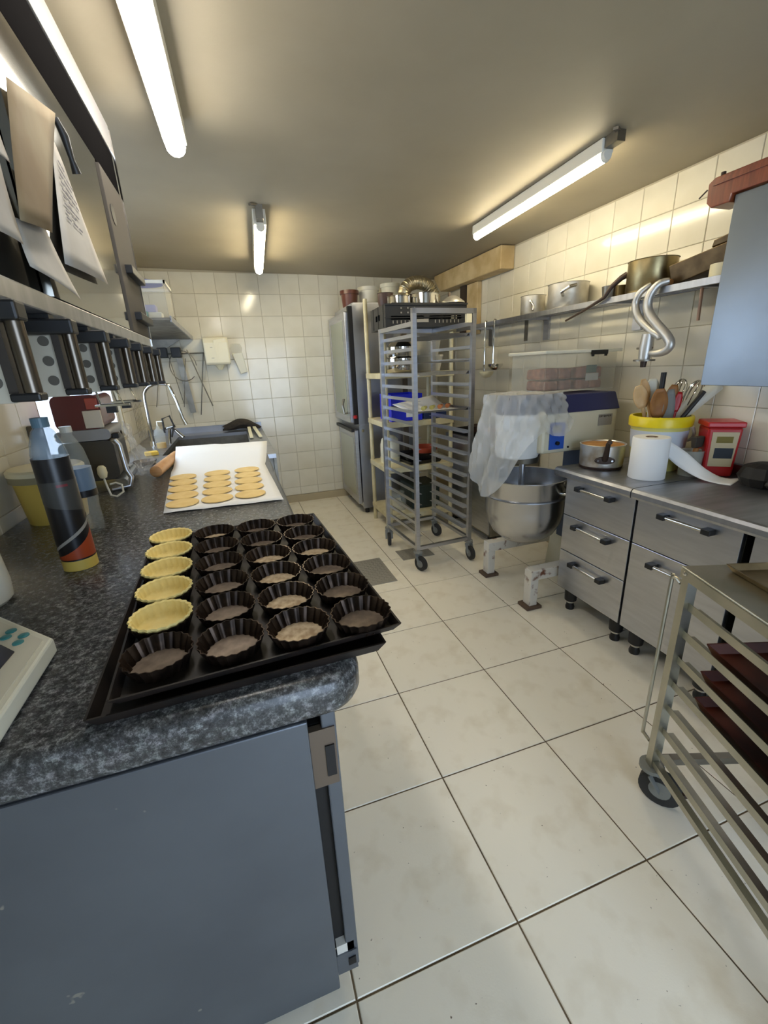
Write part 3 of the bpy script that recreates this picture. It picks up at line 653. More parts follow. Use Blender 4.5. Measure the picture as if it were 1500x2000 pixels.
a, b = ay(365, 683, Yh), ay(416, 793, Yh); hangwire('long dark skewer leaning diagonally on the back wall', [a, b], .006)
a, b = ay(397, 690, Yh), ay(393, 810, Yh); hangwire('straight steel rod hanging upright below the ivory dispenser', [a, b], .005)
c = ay(358, 715, Yh); hangwire('large wire loop hanging over the sink', [(c.x+.12*math.cos(i*2*PI/24), Yh-.01, c.z+.14*math.sin(i*2*PI/24)) for i in range(22)], .004)
a, b = ay(350, 700, Yh), ay(378, 806, Yh)
tag(obj('spatula', MB().bar(a, b, .055, .004, up=(0, 1, 0)), steel_dk), 'broad flat steel spatula hanging over the sink', 'utensil', 'wire tools on the back wall')
for k, (p, q, lab) in enumerate([((312, 700), (306, 795), 'left'), ((330, 698), (360, 790), 'slanting'), ((362, 700), (360, 795), 'upright middle')]):
    hangwire(f'thin {lab} whisk wire hanging behind the tap', [ay(*p, Yh), ay(*q, Yh)], .0035)
t = thing('hook_rail', 'dark hook rail with black blocks under the shelf on the back wall', 'rail', (0, 0, 0))
a, b = ay(285, 690, Yh), ay(400, 698, Yh); obj('bar', MB().tube([(a.x, YB-.03, 1.645), (b.x, YB-.03, 1.645)], .006, 8), steel_dk, t)
for px in (318, 345): p = ay(px, 690, Yh); obj('block', B(p.x-.045, p.x+.04, YB-.09, YB-.005, 1.61, 1.70), blackp, t, bevel=.005)
tag(obj('wire_rack', (lambda m: [m.tube([(0, .06*i, .02), (0, .06*i, .36)], .002, 6) for i in range(6)] and [m.tube([(0, 0, .02+.055*i), (0, .3, .02+.055*i)], .002, 6) for i in range(7)] and m)(MB()), chrome, loc=(XL+.02, 4.35, SZ+.005)), 'wire drying rack leaning on the left wall by the sink', 'rack')

# ------------------------------------------------------------------ steel oven cabinet at the back
t = thing('proofer_cabinet', 'tall stainless steel proofer with two doors at the back wall', 'cabinet', (1.08, 4.10, 0))
obj('body', B(.03, .60, 0, .74, .06, 2.0), steel, t, bevel=.004)
obj('side_panel', B(.02, .60, -.006, 0, .06, .91), steel_satin, t); obj('side_panel', B(.02, .60, -.006, 0, .915, 1.99), steel_satin, t)
d = obj('upper_door', B(-.05, .02, .04, .72, .93, 1.93), steel, t, bevel=.008)
obj('window', B(-.053, -.05, .12, .62, 1.0, 1.86), M('greenish_glass', (150, 156, 140), .12, .3), d)
obj('edge_seal', B(-.02, .03, .005, .045, .92, 1.97), gasket, d)
obj('latch', MB().tube([(-.06, .10, 1.03), (-.09, .10, 1.02), (-.10, .12, 1.10), (-.08, .14, 1.16)], .012, 8), steel_dk, d)
obj('knob', MB().lathe([(0, 0), (.02, 0), (.02, .025), (0, .03)], 14, (-.01, .0, .98)), redp, d)
d = obj('lower_door', B(-.02, .02, .03, .72, .10, .86), steel, t, bevel=.006)
obj('pane', B(-.024, -.02, .10, .64, .18, .78), M('frosted_pane', (164, 166, 150), .3), d)
obj('handle', B(-.05, -.02, .03, .70, .845, .875), blackp, d)
for x in (.07, .55):
    for y in (.05, .68): obj('foot', C_((x, y, 0), (x, y, .06), .022), blackp, t)
obj('plug', C_((.05, -.03, .86), (.05, -.005, .86), .014), chrome, t)
# buckets on top
PT = 2.0
def bucket(name, label, x, y, z, r0, r1, h, mat, rim=None, group=None, handle=None):
    t = thing(name, label, 'bucket', (x, y, z), 0, group)
    obj('body', MB().lathe([(0, 0), (r0, 0), (r1, h), (r1-.004, h), (r0-.004, .004), (0, .004)], 32), mat, t, smooth=True)
    obj('rim', MB().lathe([(r1, h-.03), (r1+.007, h-.03), (r1+.007, h+.003), (r1-.004, h+.003)], 32), rim or mat, t, smooth=True)
    if handle: obj('handle', MB().tube([(r1*1.03*math.cos(a), -r1*.35*math.sin(a)-.0, h-.03-.09*math.sin(a)) for a in [PI*i/12 for i in range(13)]], .003, 6), handle, t)
    return t
bucket('brown_bucket', 'brown plastic bucket on top of the steel proofer', 1.19, 4.50, PT, .07, .085, .15, brownp)
bucket('white_bucket', 'white plastic bucket on top of the steel proofer', 1.40, 4.55, PT, .085, .10, .19, whitep)
bucket('milky_bucket', 'tall milky container on the proofer beside the white bucket', 1.585, 4.42, PT, .075, .09, .20, milky)

# ------------------------------------------------------------------ cream shelving
SHX0, SHX1, SHY0, SHY1 = 1.17, 1.76, 3.45, 3.92
t = thing('cream_shelving', 'cream enamelled shelving unit behind the tall wheeled rack', 'shelving', (SHX0, SHY0, 0))
W, D = SHX1-SHX0, SHY1-SHY0
for x in (.0, W):
    for y in (.0, D): obj('post', C_((x, y, 0), (x, y, 1.69 if y == 0 else 2.0), .018, n=14), creamshelf, t, smooth=True)
SHZ = [.13, .56, .95, 1.345]
for z in SHZ: obj('shelf', B(-.02, W+.02, -.02, D+.02, z, z+.045), creamshelf, t, bevel=.004)
obj('wall_batten', B(W*.55, W*.55+.05, D-.01, D+.02, .2, 1.8), M('brown_batten', (92, 80, 62), .6), t)
def on_shelf(k): return SHZ[k]+.046
t = thing('steel_pot_stack', 'two polished steel pots stacked on the top cream shelf', 'pot', (1.37, 3.60, on_shelf(3)))
obj('lower_pot', MB().lathe([(0, 0), (.13, 0), (.14, .02), (.14, .11), (.145, .112), (0, .112)], 32), chrome, t, smooth=True)
obj('upper_pot', MB().lathe([(0, .113), (.12, .113), (.13, .13), (.13, .2), (.10, .235), (.03, .245), (0, .245)], 32), chrome, t, smooth=True)
for k, (z, sc) in enumerate(((0, 1), (.132, .85))):
    tag(obj('plastic_tub', MB().lathe([(0, 0), (.10*sc, 0), (.125*sc, .11), (.13*sc, .115), (.13*sc, .13), (0, .13)], 28), whitep, smooth=True, loc=(1.645, 3.66, on_shelf(3)+z)), f'{["lower", "upper"][k]} white plastic tub in the stack on the top cream shelf', 'tub', 'white tubs')
tag(obj('blue_crate', (lambda m: m.box(-.14, .14, -.15, .15, 0, .006).box(-.14, -.134, -.15, .15, .006, .22).box(.134, .14, -.15, .15, .006, .22).box(-.134, .134, -.15, -.144, .006, .22).box(-.134, .134, .144, .15, .006, .22))(MB()), bluecrate, loc=(1.36, 3.62, on_shelf(2))), 'bright blue plastic crate on the middle cream shelf', 'crate')
tag(obj('white_label_card', B(-.05, .05, -.001, .001, 0, .09), paper, loc=(1.40, 3.465, on_shelf(2)+.03)), 'white card stuck on the bright blue crate', 'card')
tag(obj('navy_box', B(-.11, .11, -.14, .14, 0, .12), M('navy_plastic', (22, 44, 92), .45), bevel=.005, loc=(1.63, 3.63, on_shelf(2))), 'dark blue box beside the bright blue crate', 'box')
tag(obj('flat_dish', MB().lathe([(0, 0), (.13, .004), (.13, .012), (0, .014)], 28), blackp, smooth=True, loc=(1.62, 3.68, on_shelf(2)+.122)), 'round black dish on the dark blue box', 'dish')
t = thing('white_canister', 'white ribbed canister on the third cream shelf', 'canister', (1.28, 3.72, on_shelf(1)))
obj('body', MB().lathe([(0, 0), (.085, 0), (.088, .02), (.088, .16), (.075, .21), (.04, .24), (0, .25)], 28), milky, t, smooth=True)
obj('base_band', MB().lathe([(.089, 0), (.091, 0), (.091, .05), (.089, .05)], 28), creamp, t, smooth=True)
tray('round_edge_tray', 'black baking tray sticking out of the third cream shelf', 1.37, 1.66, 3.48, 3.84, on_shelf(1)+.001, .03, .1, blacktray)
tray('black_roasting_tray', 'second black baking tray lying on top in the third cream shelf', 1.39, 1.65, 3.50, 3.82, on_shelf(1)+.036, .03, -.12, blacktray)
tag(obj('orange_dish', MB().lathe([(0, 0), (.10, 0), (.13, .05), (.125, .05), (.098, .004), (0, .004)], 28), M('orange_plastic', (206, 92, 62), .4), smooth=True, loc=(1.60, 3.66, on_shelf(1)+.072)), 'orange dish on the black trays of the cream shelving', 'dish')
tag(obj('glass_jar', MB().lathe([(0, 0), (.07, 0), (.075, .02), (.075, .12), (.06, .15), (.06, .165), (0, .17)], 24), clearp, smooth=True, loc=(1.30, 3.60, on_shelf(0))), 'clear jar on the bottom cream shelf', 'jar')
tag(obj('dark_tub', B(-.14, .14, -.16, .16, 0, .22), M('dark_green_plastic', (28, 42, 34), .5), bevel=.012, loc=(1.55, 3.68, on_shelf(0))), 'dark green tub on the bottom cream shelf', 'tub')

# ------------------------------------------------------------------ tall wheeled rack
def caster(t, x, y, z, s=1.0, swivel=0):
    c, sn = math.cos(swivel), math.sin(swivel)
    def P(a, b, h): return (x+a*c-b*sn, y+a*sn+b*c, h)
    k = obj('caster', MB().cyl(P(0, 0, z-.012*s), P(0, 0, z), .032*s, n=16).bar(P(0, -.017*s, z-.02*s), P(.03*s, -.017*s, .055*s), .03*s, .004*s).bar(P(0, .017*s, z-.02*s), P(.03*s, .017*s, .055*s), .03*s, .004*s).bar(P(-.02*s, 0, z-.014*s), P(.03*s, 0, z-.014*s), .04*s, .008*s), greyp, t)
    obj('wheel', MB().tube([P(.03*s, -.014*s, .055*s), P(.03*s, -.011*s, .055*s), P(.03*s, .011*s, .055*s), P(.03*s, .014*s, .055*s)], [.046*s, .055*s, .055*s, .046*s], 24), rubber, k, smooth=True)
    obj('hub', MB().cyl(P(.03*s, -.016*s, .055*s), P(.03*s, .016*s, .055*s), .028*s, n=16), greyp, k)
RW, RD, RB = .435, .555, .15
RK = thing('rack_trolley', 'tall stainless rack trolley on four casters in front of the cream shelving', 'rack', (1.112, 2.69, 0), math.radians(3.5))
for x in (0, RW):
    obj('post', B(x-.014, x+.014, -.014, .014, RB, 1.775), steel, RK)
    obj('post', B(x-.014, x+.014, RD-.014, RD+.014, RB, 1.70), steel, RK)
    obj('base_bar', B(x-.012, x+.012, .015, RD-.015, RB+.005, RB+.03), steel, RK)
    obj('top_side_bar', B(x-.012, x+.012, .015, RD-.015, 1.672, 1.70), steel, RK)
obj('top_bar', B(-.014, RW+.014, -.014, .014, 1.745, 1.775), steel_satin, RK)
obj('base_bar', B(.015, RW-.015, -.012, .012, RB+.005, RB+.03), steel, RK)
obj('base_bar', B(.015, RW-.015, RD-.012, RD+.012, RB+.005, RB+.03), steel, RK)
obj('top_back_bar', B(.015, RW-.015, RD-.012, RD+.012, 1.672, 1.70), steel, RK)
NR = 18; RZ = [.25+i*.08 for i in range(NR)]
rl = MB(); rl.box(0, .034, 0, RD-.03, 0, .002).box(0, .002, 0, RD-.03, .002, .022)
rl_l = rl.mesh('rail', steel)
rl = MB(); rl.box(-.034, 0, 0, RD-.03, 0, .002).box(-.002, 0, 0, RD-.03, .002, .022)
rl_r = rl.mesh('rail', steel)
for z in RZ:
    obj('rail', rl_l, None, RK, loc=(.0145, .015, z)); obj('rail', rl_r, None, RK, loc=(RW-.0145, .015, z))
for x, y, sw in ((0, 0, -1.2), (RW, 0, -1.6), (0, RD, -1.9), (RW, RD, -1.3)): caster(RK, x, y, RB, 1, sw)
def in_rack(x, y, z):
    a = math.radians(3.5); return (1.112+x*math.cos(a)-y*math.sin(a), 2.69+x*math.sin(a)+y*math.cos(a), z)
def rack_tray(label, k, mat, h=.016, y0=.02):
    w2 = RW/2-.024; d2 = RD/2-.015; c = in_rack(RW/2, RD/2+y0-.02, RZ[k]+.003)
    return tray('oven_tray', label, c[0]-w2+.012, c[0]+w2-.012, c[1]-d2+.012, c[1]+d2-.012, c[2], h, math.radians(3.5), mat, 'trays in the tall rack')
rack_tray('steel tray in the topmost occupied runners of the tall rack', 17, steel_satin)
rack_tray('upper of two steel wire-edged trays in the upper part of the tall rack', 15, alu, .006)
rack_tray('lower of two steel wire-edged trays in the upper part of the tall rack', 14, alu, .02)
rack_tray('tray with white paper and pastry cones in the middle of the tall rack', 11, steel_satin, .014)
c = in_rack(RW/2, RD/2, RZ[11]+.008)
rows = []
for i in range(9):
    v = i/8; rows.append([in_rack(.045+(RW-.09)*u, .03+.46*v, RZ[11]+.0085+(.075*max(0, (v-.45)/.55)**1.3)*(.35+.65*u)) for u in [j/6 for j in range(7)]])
tag(obj('tray_paper', MB().sheet(rows), paper, smooth=True, solid=.0008), 'white paper curling up on the tray in the middle of the tall rack', 'paper')
for k in range(4):
    p = in_rack(.12+.075*k, .12+.02*k, RZ[11]+.0095)
    tag(obj('pastry_cone', MB().tube([(0, 0, .014), (.03, .05, .018), (.05, .10, .012)], [.016, .011, .002], 12), M('pastry_green', (176, 168, 96), .6) if k < 2 else M('pastry_orange', (196, 122, 72), .6), smooth=True, loc=p, rz=-.2), f'{["first greenish", "second greenish", "first orange", "last orange"][k]} pastry cone from the left on the rack tray', 'pastry', 'pastry cones')
# black crate resting on the rack top
t = thing('black_crate', 'black perforated plastic crate on top of the tall rack', 'crate', (1.385, 3.10, 1.702), math.radians(-3))
CWd, CDp, CH = .62, .42, .155
obj('floor', B(-CWd/2, CWd/2, 0, CDp, 0, .006), blackp, t)
obj('front_wall', MB().box(-CWd/2, CWd/2, 0, .006, .006, .05).box(-CWd/2, CWd/2, 0, .006, .075, CH).box(-CWd/2, -.27, 0, .006, .05, .075).box(.27, CWd/2, 0, .006, .05, .075).box(-.02, .02, 0, .006, .05, .075), blackp, t)
obj('back_wall', B(-CWd/2, CWd/2, CDp-.006, CDp, .006, CH), blackp, t)
for s_ in (-1, 1):
    x = s_*(CWd/2-.003); obj('side_wall', MB().box(x-.003, x+.003, .006, CDp-.006, .006, .06).box(x-.003, x+.003, .006, CDp-.006, .10, CH).box(x-.003, x+.003, .006, .15, .06, .10).box(x-.003, x+.003, .27, CDp-.006, .06, .10), blackp, t)
    for q in range(3): obj('side_rib', B(x-.006 if s_ < 0 else x, x if s_ < 0 else x+.006, .05+.14*q, .065+.14*q, .006, CH), blackp, t)
obj('rim', MB().box(-CWd/2-.006, CWd/2+.006, -.008, .0, CH-.012, CH).box(-CWd/2-.006, CWd/2+.006, -.006, 0, .06, .066), blackp, t)
obj('paper_tag', B(-.08, .01, -.0095, -.0085, .03, .052), label_g, t)
obj('slots', (lambda m: [m.box(-.26+.03*i, -.254+.03*i, -.0088, -.008, .025, .045) for i in range(6)] and [m.box(.06+.03*i, .066+.03*i, -.0088, -.008, .025, .045) for i in range(7)] and [m.box(-.2+.05*(i % 3), -.19+.05*(i % 3), -.0088, -.008, .09+.03*(i//3), .10+.03*(i//3)) for i in range(6)] and m)(MB()), label_g, t)['kind'] = 'stuff'
tag(obj('cream_block', B(-.02, .02, -.012, .012, 0, .055), creamp, bevel=.002, loc=in_rack(RW-.038, .0, 1.689)), 'small cream plastic block under the rack top bar', 'block')
CT = 1.702+CH
tag(obj('sheet_board', B(-.27, .29, -.19, .19, 0, .006), blacktray, loc=(1.40, 3.31, CT+.0005)), 'flat black board covering the crate', 'board')
CT += .0075
def pan(name, label, x, y, r, h, mat=chrome):
    return tag(obj(name, MB().lathe([(0, 0), (r, 0), (r, h), (r+.004, h+.002), (r+.004, h+.004), (r-.003, h+.002), (r-.003, .003), (0, .003)], 36), mat, smooth=True, loc=(x, y, CT)), label, 'pan', 'round pans on the crate')
pan('cake_ring', 'small shiny round cake pan at the left on the crate', 1.24, 3.28, .085, .055)
pan('cake_ring', 'large shiny round cake pan in the middle of the crate', 1.45, 3.30, .115, .075)
t = thing('dome_cover', 'wide pale metal dome with upright handle on the crate', 'cover', (1.625, 3.17, CT))
obj('dome', MB().lathe([(0, .052), (.03, .05), (.06, .03), (.085, .012), (.09, .004), (.09, 0), (0, 0)], 32), alu, t, smooth=True)
obj('handle', B(-.035, -.02, -.01, .01, .035, .075), brownsteel, t, bevel=.003)
tag(obj('dark_pot', MB().lathe([(0, 0), (.05, 0), (.06, .05), (.06, .10), (.064, .104), (0, .104)], 24), M('dark_brown_pot', (66, 42, 32), .45), smooth=True, loc=(1.19, 3.43, CT)), 'dark brown pot behind the small cake pan on the crate', 'pot')
ap = [(1.335, 3.44, CT+.03), (1.345, 3.44, CT+.08)]+[(1.335+.13-.12*math.cos(a), 3.44, CT+.10+.085*math.sin(a)) for a in [PI*i/12 for i in range(1, 12)]]+[(1.60, 3.44, CT+.09), (1.605, 3.44, CT+.03)]
pts = []; rs = []
for i in range(len(ap)-1):
    for k in range(4): pts.append(Vector(ap[i]).lerp(Vector(ap[i+1]), k/4)); rs.append(.05 if k % 2 else .046)
tag(obj('flexible_duct', MB().tube(pts, rs, 18), ductm, smooth=True), 'bent flexible aluminium duct lying over the crate', 'duct')

# ------------------------------------------------------------------ planetary mixer
MX, MY = 1.63, 2.18
t = thing('planetary_mixer', 'floor-standing planetary mixer with navy top, beige head and steel bowl', 'mixer', (MX, MY, 0))
for k, y in enumerate((-.235, .235)):
    lg = obj('leg', MB().box(-.115, .58, y-.035, y+.035, .19, .255).box(-.115, -.06, y-.033, y+.033, .02, .19), rusty, t, bevel=.004)
    obj('foot_pad', B(-.14, -.035, y-.05, y+.05, 0, .02), M('rusty_pad', (92, 74, 60), .7), lg, bevel=.004)
obj('column', MB().hexa([(.36, -.2, .02), (.62, -.2, .02), (.62, .2, .02), (.36, .2, .02), (.40, -.13, .93), (.60, -.13, .93), (.60, .13, .93), (.40, .13, .93)]), mixw, t, bevel=.01)
obj('column_slide', B(.33, .40, -.07, .07, .30, .93), M('blue_grey_slide', (86, 98, 122), .35, .6), t)
hd = obj('head', B(-.03, .50, -.16, .16, .925, 1.165), mixw, t, bevel=.02)
obj('navy_top', MB().prism_ax([(-.165, 1.15), (.165, 1.15), (.12, 1.245), (-.12, 1.245)], -.01, .505, 'x'), navy, t, bevel=.006)
obj('front_housing', MB().lathe([(0, .90), (.12, .90), (.132, .93), (.132, 1.15), (0, 1.152)], 28, (-.075, 0, 0)), mixgrey, hd, smooth=True)
obj('front_cap', MB().lathe([(0, 1.152), (.132, 1.152), (.115, 1.243), (0, 1.248)], 28, (-.075, 0, 0)), navy, hd, smooth=True)
cp_ = obj('control_panel', B(.02, .12, -.166, -.161, .95, 1.10), bluep, hd)
obj('display', B(.035, .095, -.169, -.166, 1.045, 1.085), label_g, cp_); obj('dial', C_((.07, -.18, .985), (.07, -.166, .985), .011), blackp, cp_)
obj('maker_plate', B(.355, .455, -.163, -.1605, 1.06, 1.125), label_g, hd)
obj('plate_print', (lambda m: [m.box(.36+.011*i, .366+.011*i+.002*(i % 2), -.1642, -.163, 1.107+.002*(i % 3), 1.119) for i in range(8)] and m)(MB()), M('print_dark', (70, 66, 58), .6), hd)
obj('screw', C_((.155, -.165, .955), (.155, -.16, .955), .006), blackp, hd)
obj('planetary_hub', C_((-.03, 0, .86), (-.03, 0, .925), .09, .10), steel_dk, t, smooth=True)
obj('beater_shaft', C_((-.03, 0, .60), (-.03, 0, .86), .018), steel, t, smooth=True)
bw = obj('bowl', MB().lathe([(0, .345), (.06, .347), (.13, .37), (.19, .42), (.225, .49), (.238, .56), (.242, .755), (.25, .765), (.25, .772), (.236, .77), (.232, .56), (.215, .49), (.18, .43), (.12, .385), (0, .36)], 44), bowl_steel, t, smooth=True)
obj('bowl_band', MB().lathe([(.243, .655), (.247, .655), (.247, .66), (.243, .66)], 44), steel_satin, bw)
def pol(r_, a_, z_): return (r_*math.cos(math.radians(a_)), r_*math.sin(math.radians(a_)), z_)
obj('bowl_handle', MB().tube(spl([pol(.242, -72, .70), pol(.285, -70, .705), pol(.295, -58, .71), pol(.285, -46, .705), pol(.242, -44, .70)], 3), .009, 10), chrome, bw, smooth=True)
obj('bowl_lug', MB().bar(pol(.235, -40, .65), pol(.315, -42, .65), .06, .028), chrome, bw, bevel=.006)
obj('bowl_arm', MB().bar((.17, -.19, .645), (.40, -.08, .645), .03, .05).bar((.17, .19, .645), (.40, .08, .645), .03, .05), mixw, t)
# plastic sheet draped over the head
rows = []
NU, NV = 96, 30
for i in range(NU+1):
    th = 2*PI*i/NU; row = []
    for j in range(NV+1):
        v = j/NV
        cx_, cy_ = -.035, 0
        rx0, ry0 = .19+.02*math.sin(3*th), .155
        if v < .3: k = v/.3; rx, ry, z = rx0*k, ry0*k, 1.262+.006*math.sin(5*th)*k
        else:
            k = (v-.3)/.7; front = max(0, -math.cos(th)); near = max(0, -math.sin(th)); right = max(0, math.cos(th))
            drop = .20+.34*front**1.2+.05*math.sin(4*th)-.05*right
            fl = .03+.10*k*(front*.9+.35*near)+.02*k*math.sin(7*th+2*k)+.008*math.sin(17*th+9*k)+.006*math.sin(29*th-14*k)+.06*right*k
            rx, ry, z = rx0+fl, ry0+fl*.75, 1.262-drop*k**1.05
        px_, py_ = MX+cx_+rx*math.cos(th), MY+cy_+ry*math.sin(th)
        if py_ > MY-.03 and px_ > 1.69: px_ = 1.69+.08*(px_-1.69)
        row.append((px_, py_, z))
    rows.append(row)
tag(obj('plastic_cover', MB().sheet(rows), bagm, smooth=True), 'crumpled clear plastic sheet draped over the mixer head', 'plastic sheet')
# clear box with biscuits on the head
t = thing('biscuit_box', 'clear lidded plastic box with pink-brown biscuits on the mixer', 'box', (1.97, 2.34, 1.2535))
a, b, h = .255, .165, .215
obj('body', MB().box(-a, a, -b, b, 0, .004).box(-a, -a+.003, -b, b, .004, h).box(a-.003, a, -b, b, .004, h).box(-a, a, -b, -b+.003, .004, h).box(-a, a, b-.003, b, .004, h), boxp, t)
obj('lid', MB().box(-a-.02, a+.02, -b-.02, b+.02, h, h+.018), M('cloudy_lid', (226, 224, 208), .3, alpha=.75), t, bevel=.004)
obj('clip', MB().box(.04, .16, -b-.026, -b-.018, h-.012, h+.012).box(.045, .06, -b-.026, -b-.018, h-.022, h-.01).box(.14, .155, -b-.026, -b-.018, h-.022, h-.01), blackp, t)
k = 0
names_h = ['lower', 'upper']
for l in range(2):
    for i in range(4):
        x = -.17+.115*i-.005*l
        o = obj('biscuit_pack', MB().hexa([(-.05, -.09, 0), (.05, -.09, 0), (.05, .09, 0), (-.05, .09, 0), (-.05, -.085, .058+.012*((i*7+l*3) % 4)/3*l), (.05, -.085, .058+.016*((i*5+l) % 3)/2*l), (.05, .085, .06), (-.05, .085, .06)]), pinkbag, bevel=.012, loc=(1.97+x, 2.31+.02*(i % 2), 1.2585+.064*l), rz=random.uniform(-.06, .06))
        tag(o, f'pink-brown biscuit pack in the clear box, {names_h[l]} layer, {["first", "second", "third", "fourth"][i]} from the left', 'biscuit pack', 'biscuit packs in the box'); k += 1
tag(obj('green_tag', B(-.04, .04, -.001, .001, 0, .045), green_d, loc=(2.09, 2.225, 1.352), rz=.05), 'dark green tag on the packs in the clear box', 'tag')
tag(obj('white_tag', B(-.05, .05, -.001, .001, 0, .042), papero, loc=(2.09, 2.215, 1.308), rz=.05), 'white paper tag below the green tag in the clear box', 'tag')

# steel under-counter unit behind the mixer, clutter on it
t = thing('steel_cupboard', 'low stainless cupboard behind the planetary mixer', 'cupboard', (1.85, 2.90, 0))
obj('body', B(0, .44, 0, .75, .05, .80), steel_dk, t, bevel=.004)
obj('front_panel', B(-.012, 0, .01, .74, .07, .79), steel, t); obj('worktop', B(-.03, .445, -.02, .77, .80, .84), steel_satin, t, bevel=.006)
for y in (.05, .7): obj('foot', B(.03, .08, y-.03, y+.03, 0, .05), blackp, t)
tag(obj('brown_bowl', MB().lathe([(0, 0), (.09, 0), (.14, .07), (.135, .07), (.085, .005), (0, .005)], 28), M('brown_ceramic', (134, 82, 50), .4), smooth=True, loc=(2.05, 3.12, .84)), 'brown bowl on the low cupboard behind the mixer', 'bowl')
tray('dark_pan_stack', 'dark oven tray lying on the low cupboard behind the mixer', 1.86, 2.24, 3.28, 3.62, .841, .04, .1, blacktray)
tag(obj('dark_pan', MB().lathe([(0, 0), (.1, 0), (.12, .06), (.115, .06), (.095, .004), (0, .004)], 28), castiron, smooth=True, loc=(2.06, 3.44, .846)), 'dark iron pan inside the oven tray on the low cupboard', 'pan')

# ------------------------------------------------------------------ right-hand drawer units and worktops
FX = 1.70; CTZ = .865
def handle(parent, y0, y1, z):
    h = obj('handle', MB().tube([(FX-.037, y0, z), (FX-.037, y1, z)], .0085, 12), chrome, parent, smooth=True)
    for y, s in ((y0, 1), (y1, -1)):
        obj('handle_end', B(FX-.05, FX-.012, y-.018, y+.018, z-.012, z+.012), blackp, h, bevel=.003)
def unit(label, y0, y1, fronts):
    t = thing('drawer_unit', label, 'cabinet', (0, 0, 0))
    obj('body', B(FX+.012, 2.29, y0+.004, y1-.004, .145, .815), steel_dk, t)
    for nm, z0, z1, hz, hy0, hy1 in fronts:
        f = obj(nm, B(FX-.012, FX+.010, y0+.004, y1-.004, z0+.002, z1-.002), steel, t, bevel=.002)
        handle(f, hy0, hy1, hz)
    for y in (y0+.06, y1-.06):
        for x in (FX+.05, 2.22):
            f = obj('foot', MB().lathe([(.024, 0), (.026, .015), (.021, .03), (.021, .05), (.034, .06), (.038, .145), (0, .145)], 16, (x, y, 0)), blackp, t, smooth=True)
            obj('foot_ring', MB().lathe([(.0225, .044), (.024, .044), (.024, .052), (.0225, .052)], 16, (x, y, 0)), chrome, f)
unit('stainless unit with three drawers at the end of the right-hand counter', 1.435, 1.895, [('drawer', .60, .815, .775, 1.57, 1.775), ('drawer', .385, .60, .555, 1.56, 1.775), ('drawer', .145, .385, .33, 1.565, 1.77)])
unit('stainless unit with one drawer above a door in the right-hand counter', .97, 1.43, [('drawer', .60, .815, .777, 1.085, 1.28), ('door', .145, .60, .537, 1.115, 1.295)])
unit('stainless unit partly hidden behind the low tray trolley', .42, .94, [('drawer', .60, .815, .777, .60, .78), ('door', .145, .60, .537, .62, .8)])
def slab(label, y0, y1):
    pts = [(1.655, .82), (1.652, .83), (1.652, .85), (1.660, .862), (1.672, CTZ), (2.296, CTZ), (2.296, .82)]
    tag(obj('steel_worktop', MB().prism_ax(pts, y0, y1, 'y'), steel_satin), label, 'worktop', 'steel worktops')
slab('far stainless worktop slab carrying the pot', 1.442, 1.955)
slab('near stainless worktop slab carrying the end of the paper strip', .30, 1.437)
tag(obj('upstand', B(2.27, 2.298, .30, 1.95, CTZ+.0005, CTZ+.05), steel_satin), 'low steel upstand along the right wall behind the worktop', 'upstand')
# pot
z = CTZ+.001
t = thing('saucepan', 'battered aluminium saucepan with dark iron handle on the far steel worktop', 'pan', (1.865, 1.845, z), math.radians(-126))
obj('body', MB().lathe([(0, 0), (.10, 0), (.108, .008), (.11, .03), (.112, .125), (.116, .128), (.112, .13), (.107, .126), (.105, .03), (.098, .008), (0, .006)], 40), M('caramel_splashed_aluminium', (214, 214, 212), .32, .8, c2=(166, 140, 96), scale=9, ramp=(.5, .72)), t, smooth=True)
obj('inner_crust', MB().lathe([(.104, .035), (.1062, .035), (.1075, .122), (.1055, .122)], 40), coppr, t, smooth=True)
obj('base_ring', MB().lathe([(.0, -.0005), (.105, -.0005), (.111, .012), (.1075, .012)], 40), M('burnt_base', (48, 30, 22), .6), t, smooth=True)
h = obj('handle', MB().tube([(.112, 0, .06), (.13, 0, .075), (.145, 0, .11), (.16, 0, .15), (.19, 0, .168), (.215, 0, .166)], [.016, .015, .013, .012, .011, .008], 10), castiron, t, smooth=True)
obj('handle_plate', MB().lathe([(0, -.008), (.048, -.006), (.05, 0), (.046, .004), (0, .006)], 20, (0, 0, 0), sy=.42).mesh('handle_plate', castiron, True), None, t).matrix_basis = Matrix.Translation((.114, 0, .055)) @ Matrix.Rotation(PI/2, 4, 'Y') @ Matrix.Rotation(PI/2, 4, 'Z')
for y in (-.034, 0, .034): obj('rivet', C_((.114, y, .055), (.124, y, .055), .005, n=10), chrome, t)
# paper roll with its strip
t = thing('paper_roll', 'big white paper towel roll with its end unrolled over the steel worktop', 'paper roll', (1.872, 1.56, z))
obj('roll', MB().lathe([(.024, 0), (.078, 0), (.081, .004), (.081, .196), (.078, .2), (.026, .2), (.024, .196)], 44), paper, t, smooth=True)
obj('core', MB().lathe([(.0255, .05), (.0262, .201), (.022, .201), (.022, .05)], 24), M('card_core', (120, 98, 78), .8), t, smooth=True)
lo_ = spl([(1.945, 1.522, .10), (1.975, 1.475, .055), (2.012, 1.40, .014), (2.035, 1.34, .002), (2.054, 1.282, .001)], 4)
hi_ = spl([(1.935, 1.535, .188), (2.005, 1.475, .125), (2.06, 1.405, .05), (2.14, 1.365, .006), (2.242, 1.351, .001)], 4)
rows = [[Vector(p_).lerp(Vector(q_), j/4)-Vector((1.872, 1.56, 0)) for j in range(5)] for p_, q_ in zip(lo_, hi_)]
obj('loose_end', MB().sheet(rows), paper, t, smooth=True, solid=.0006)
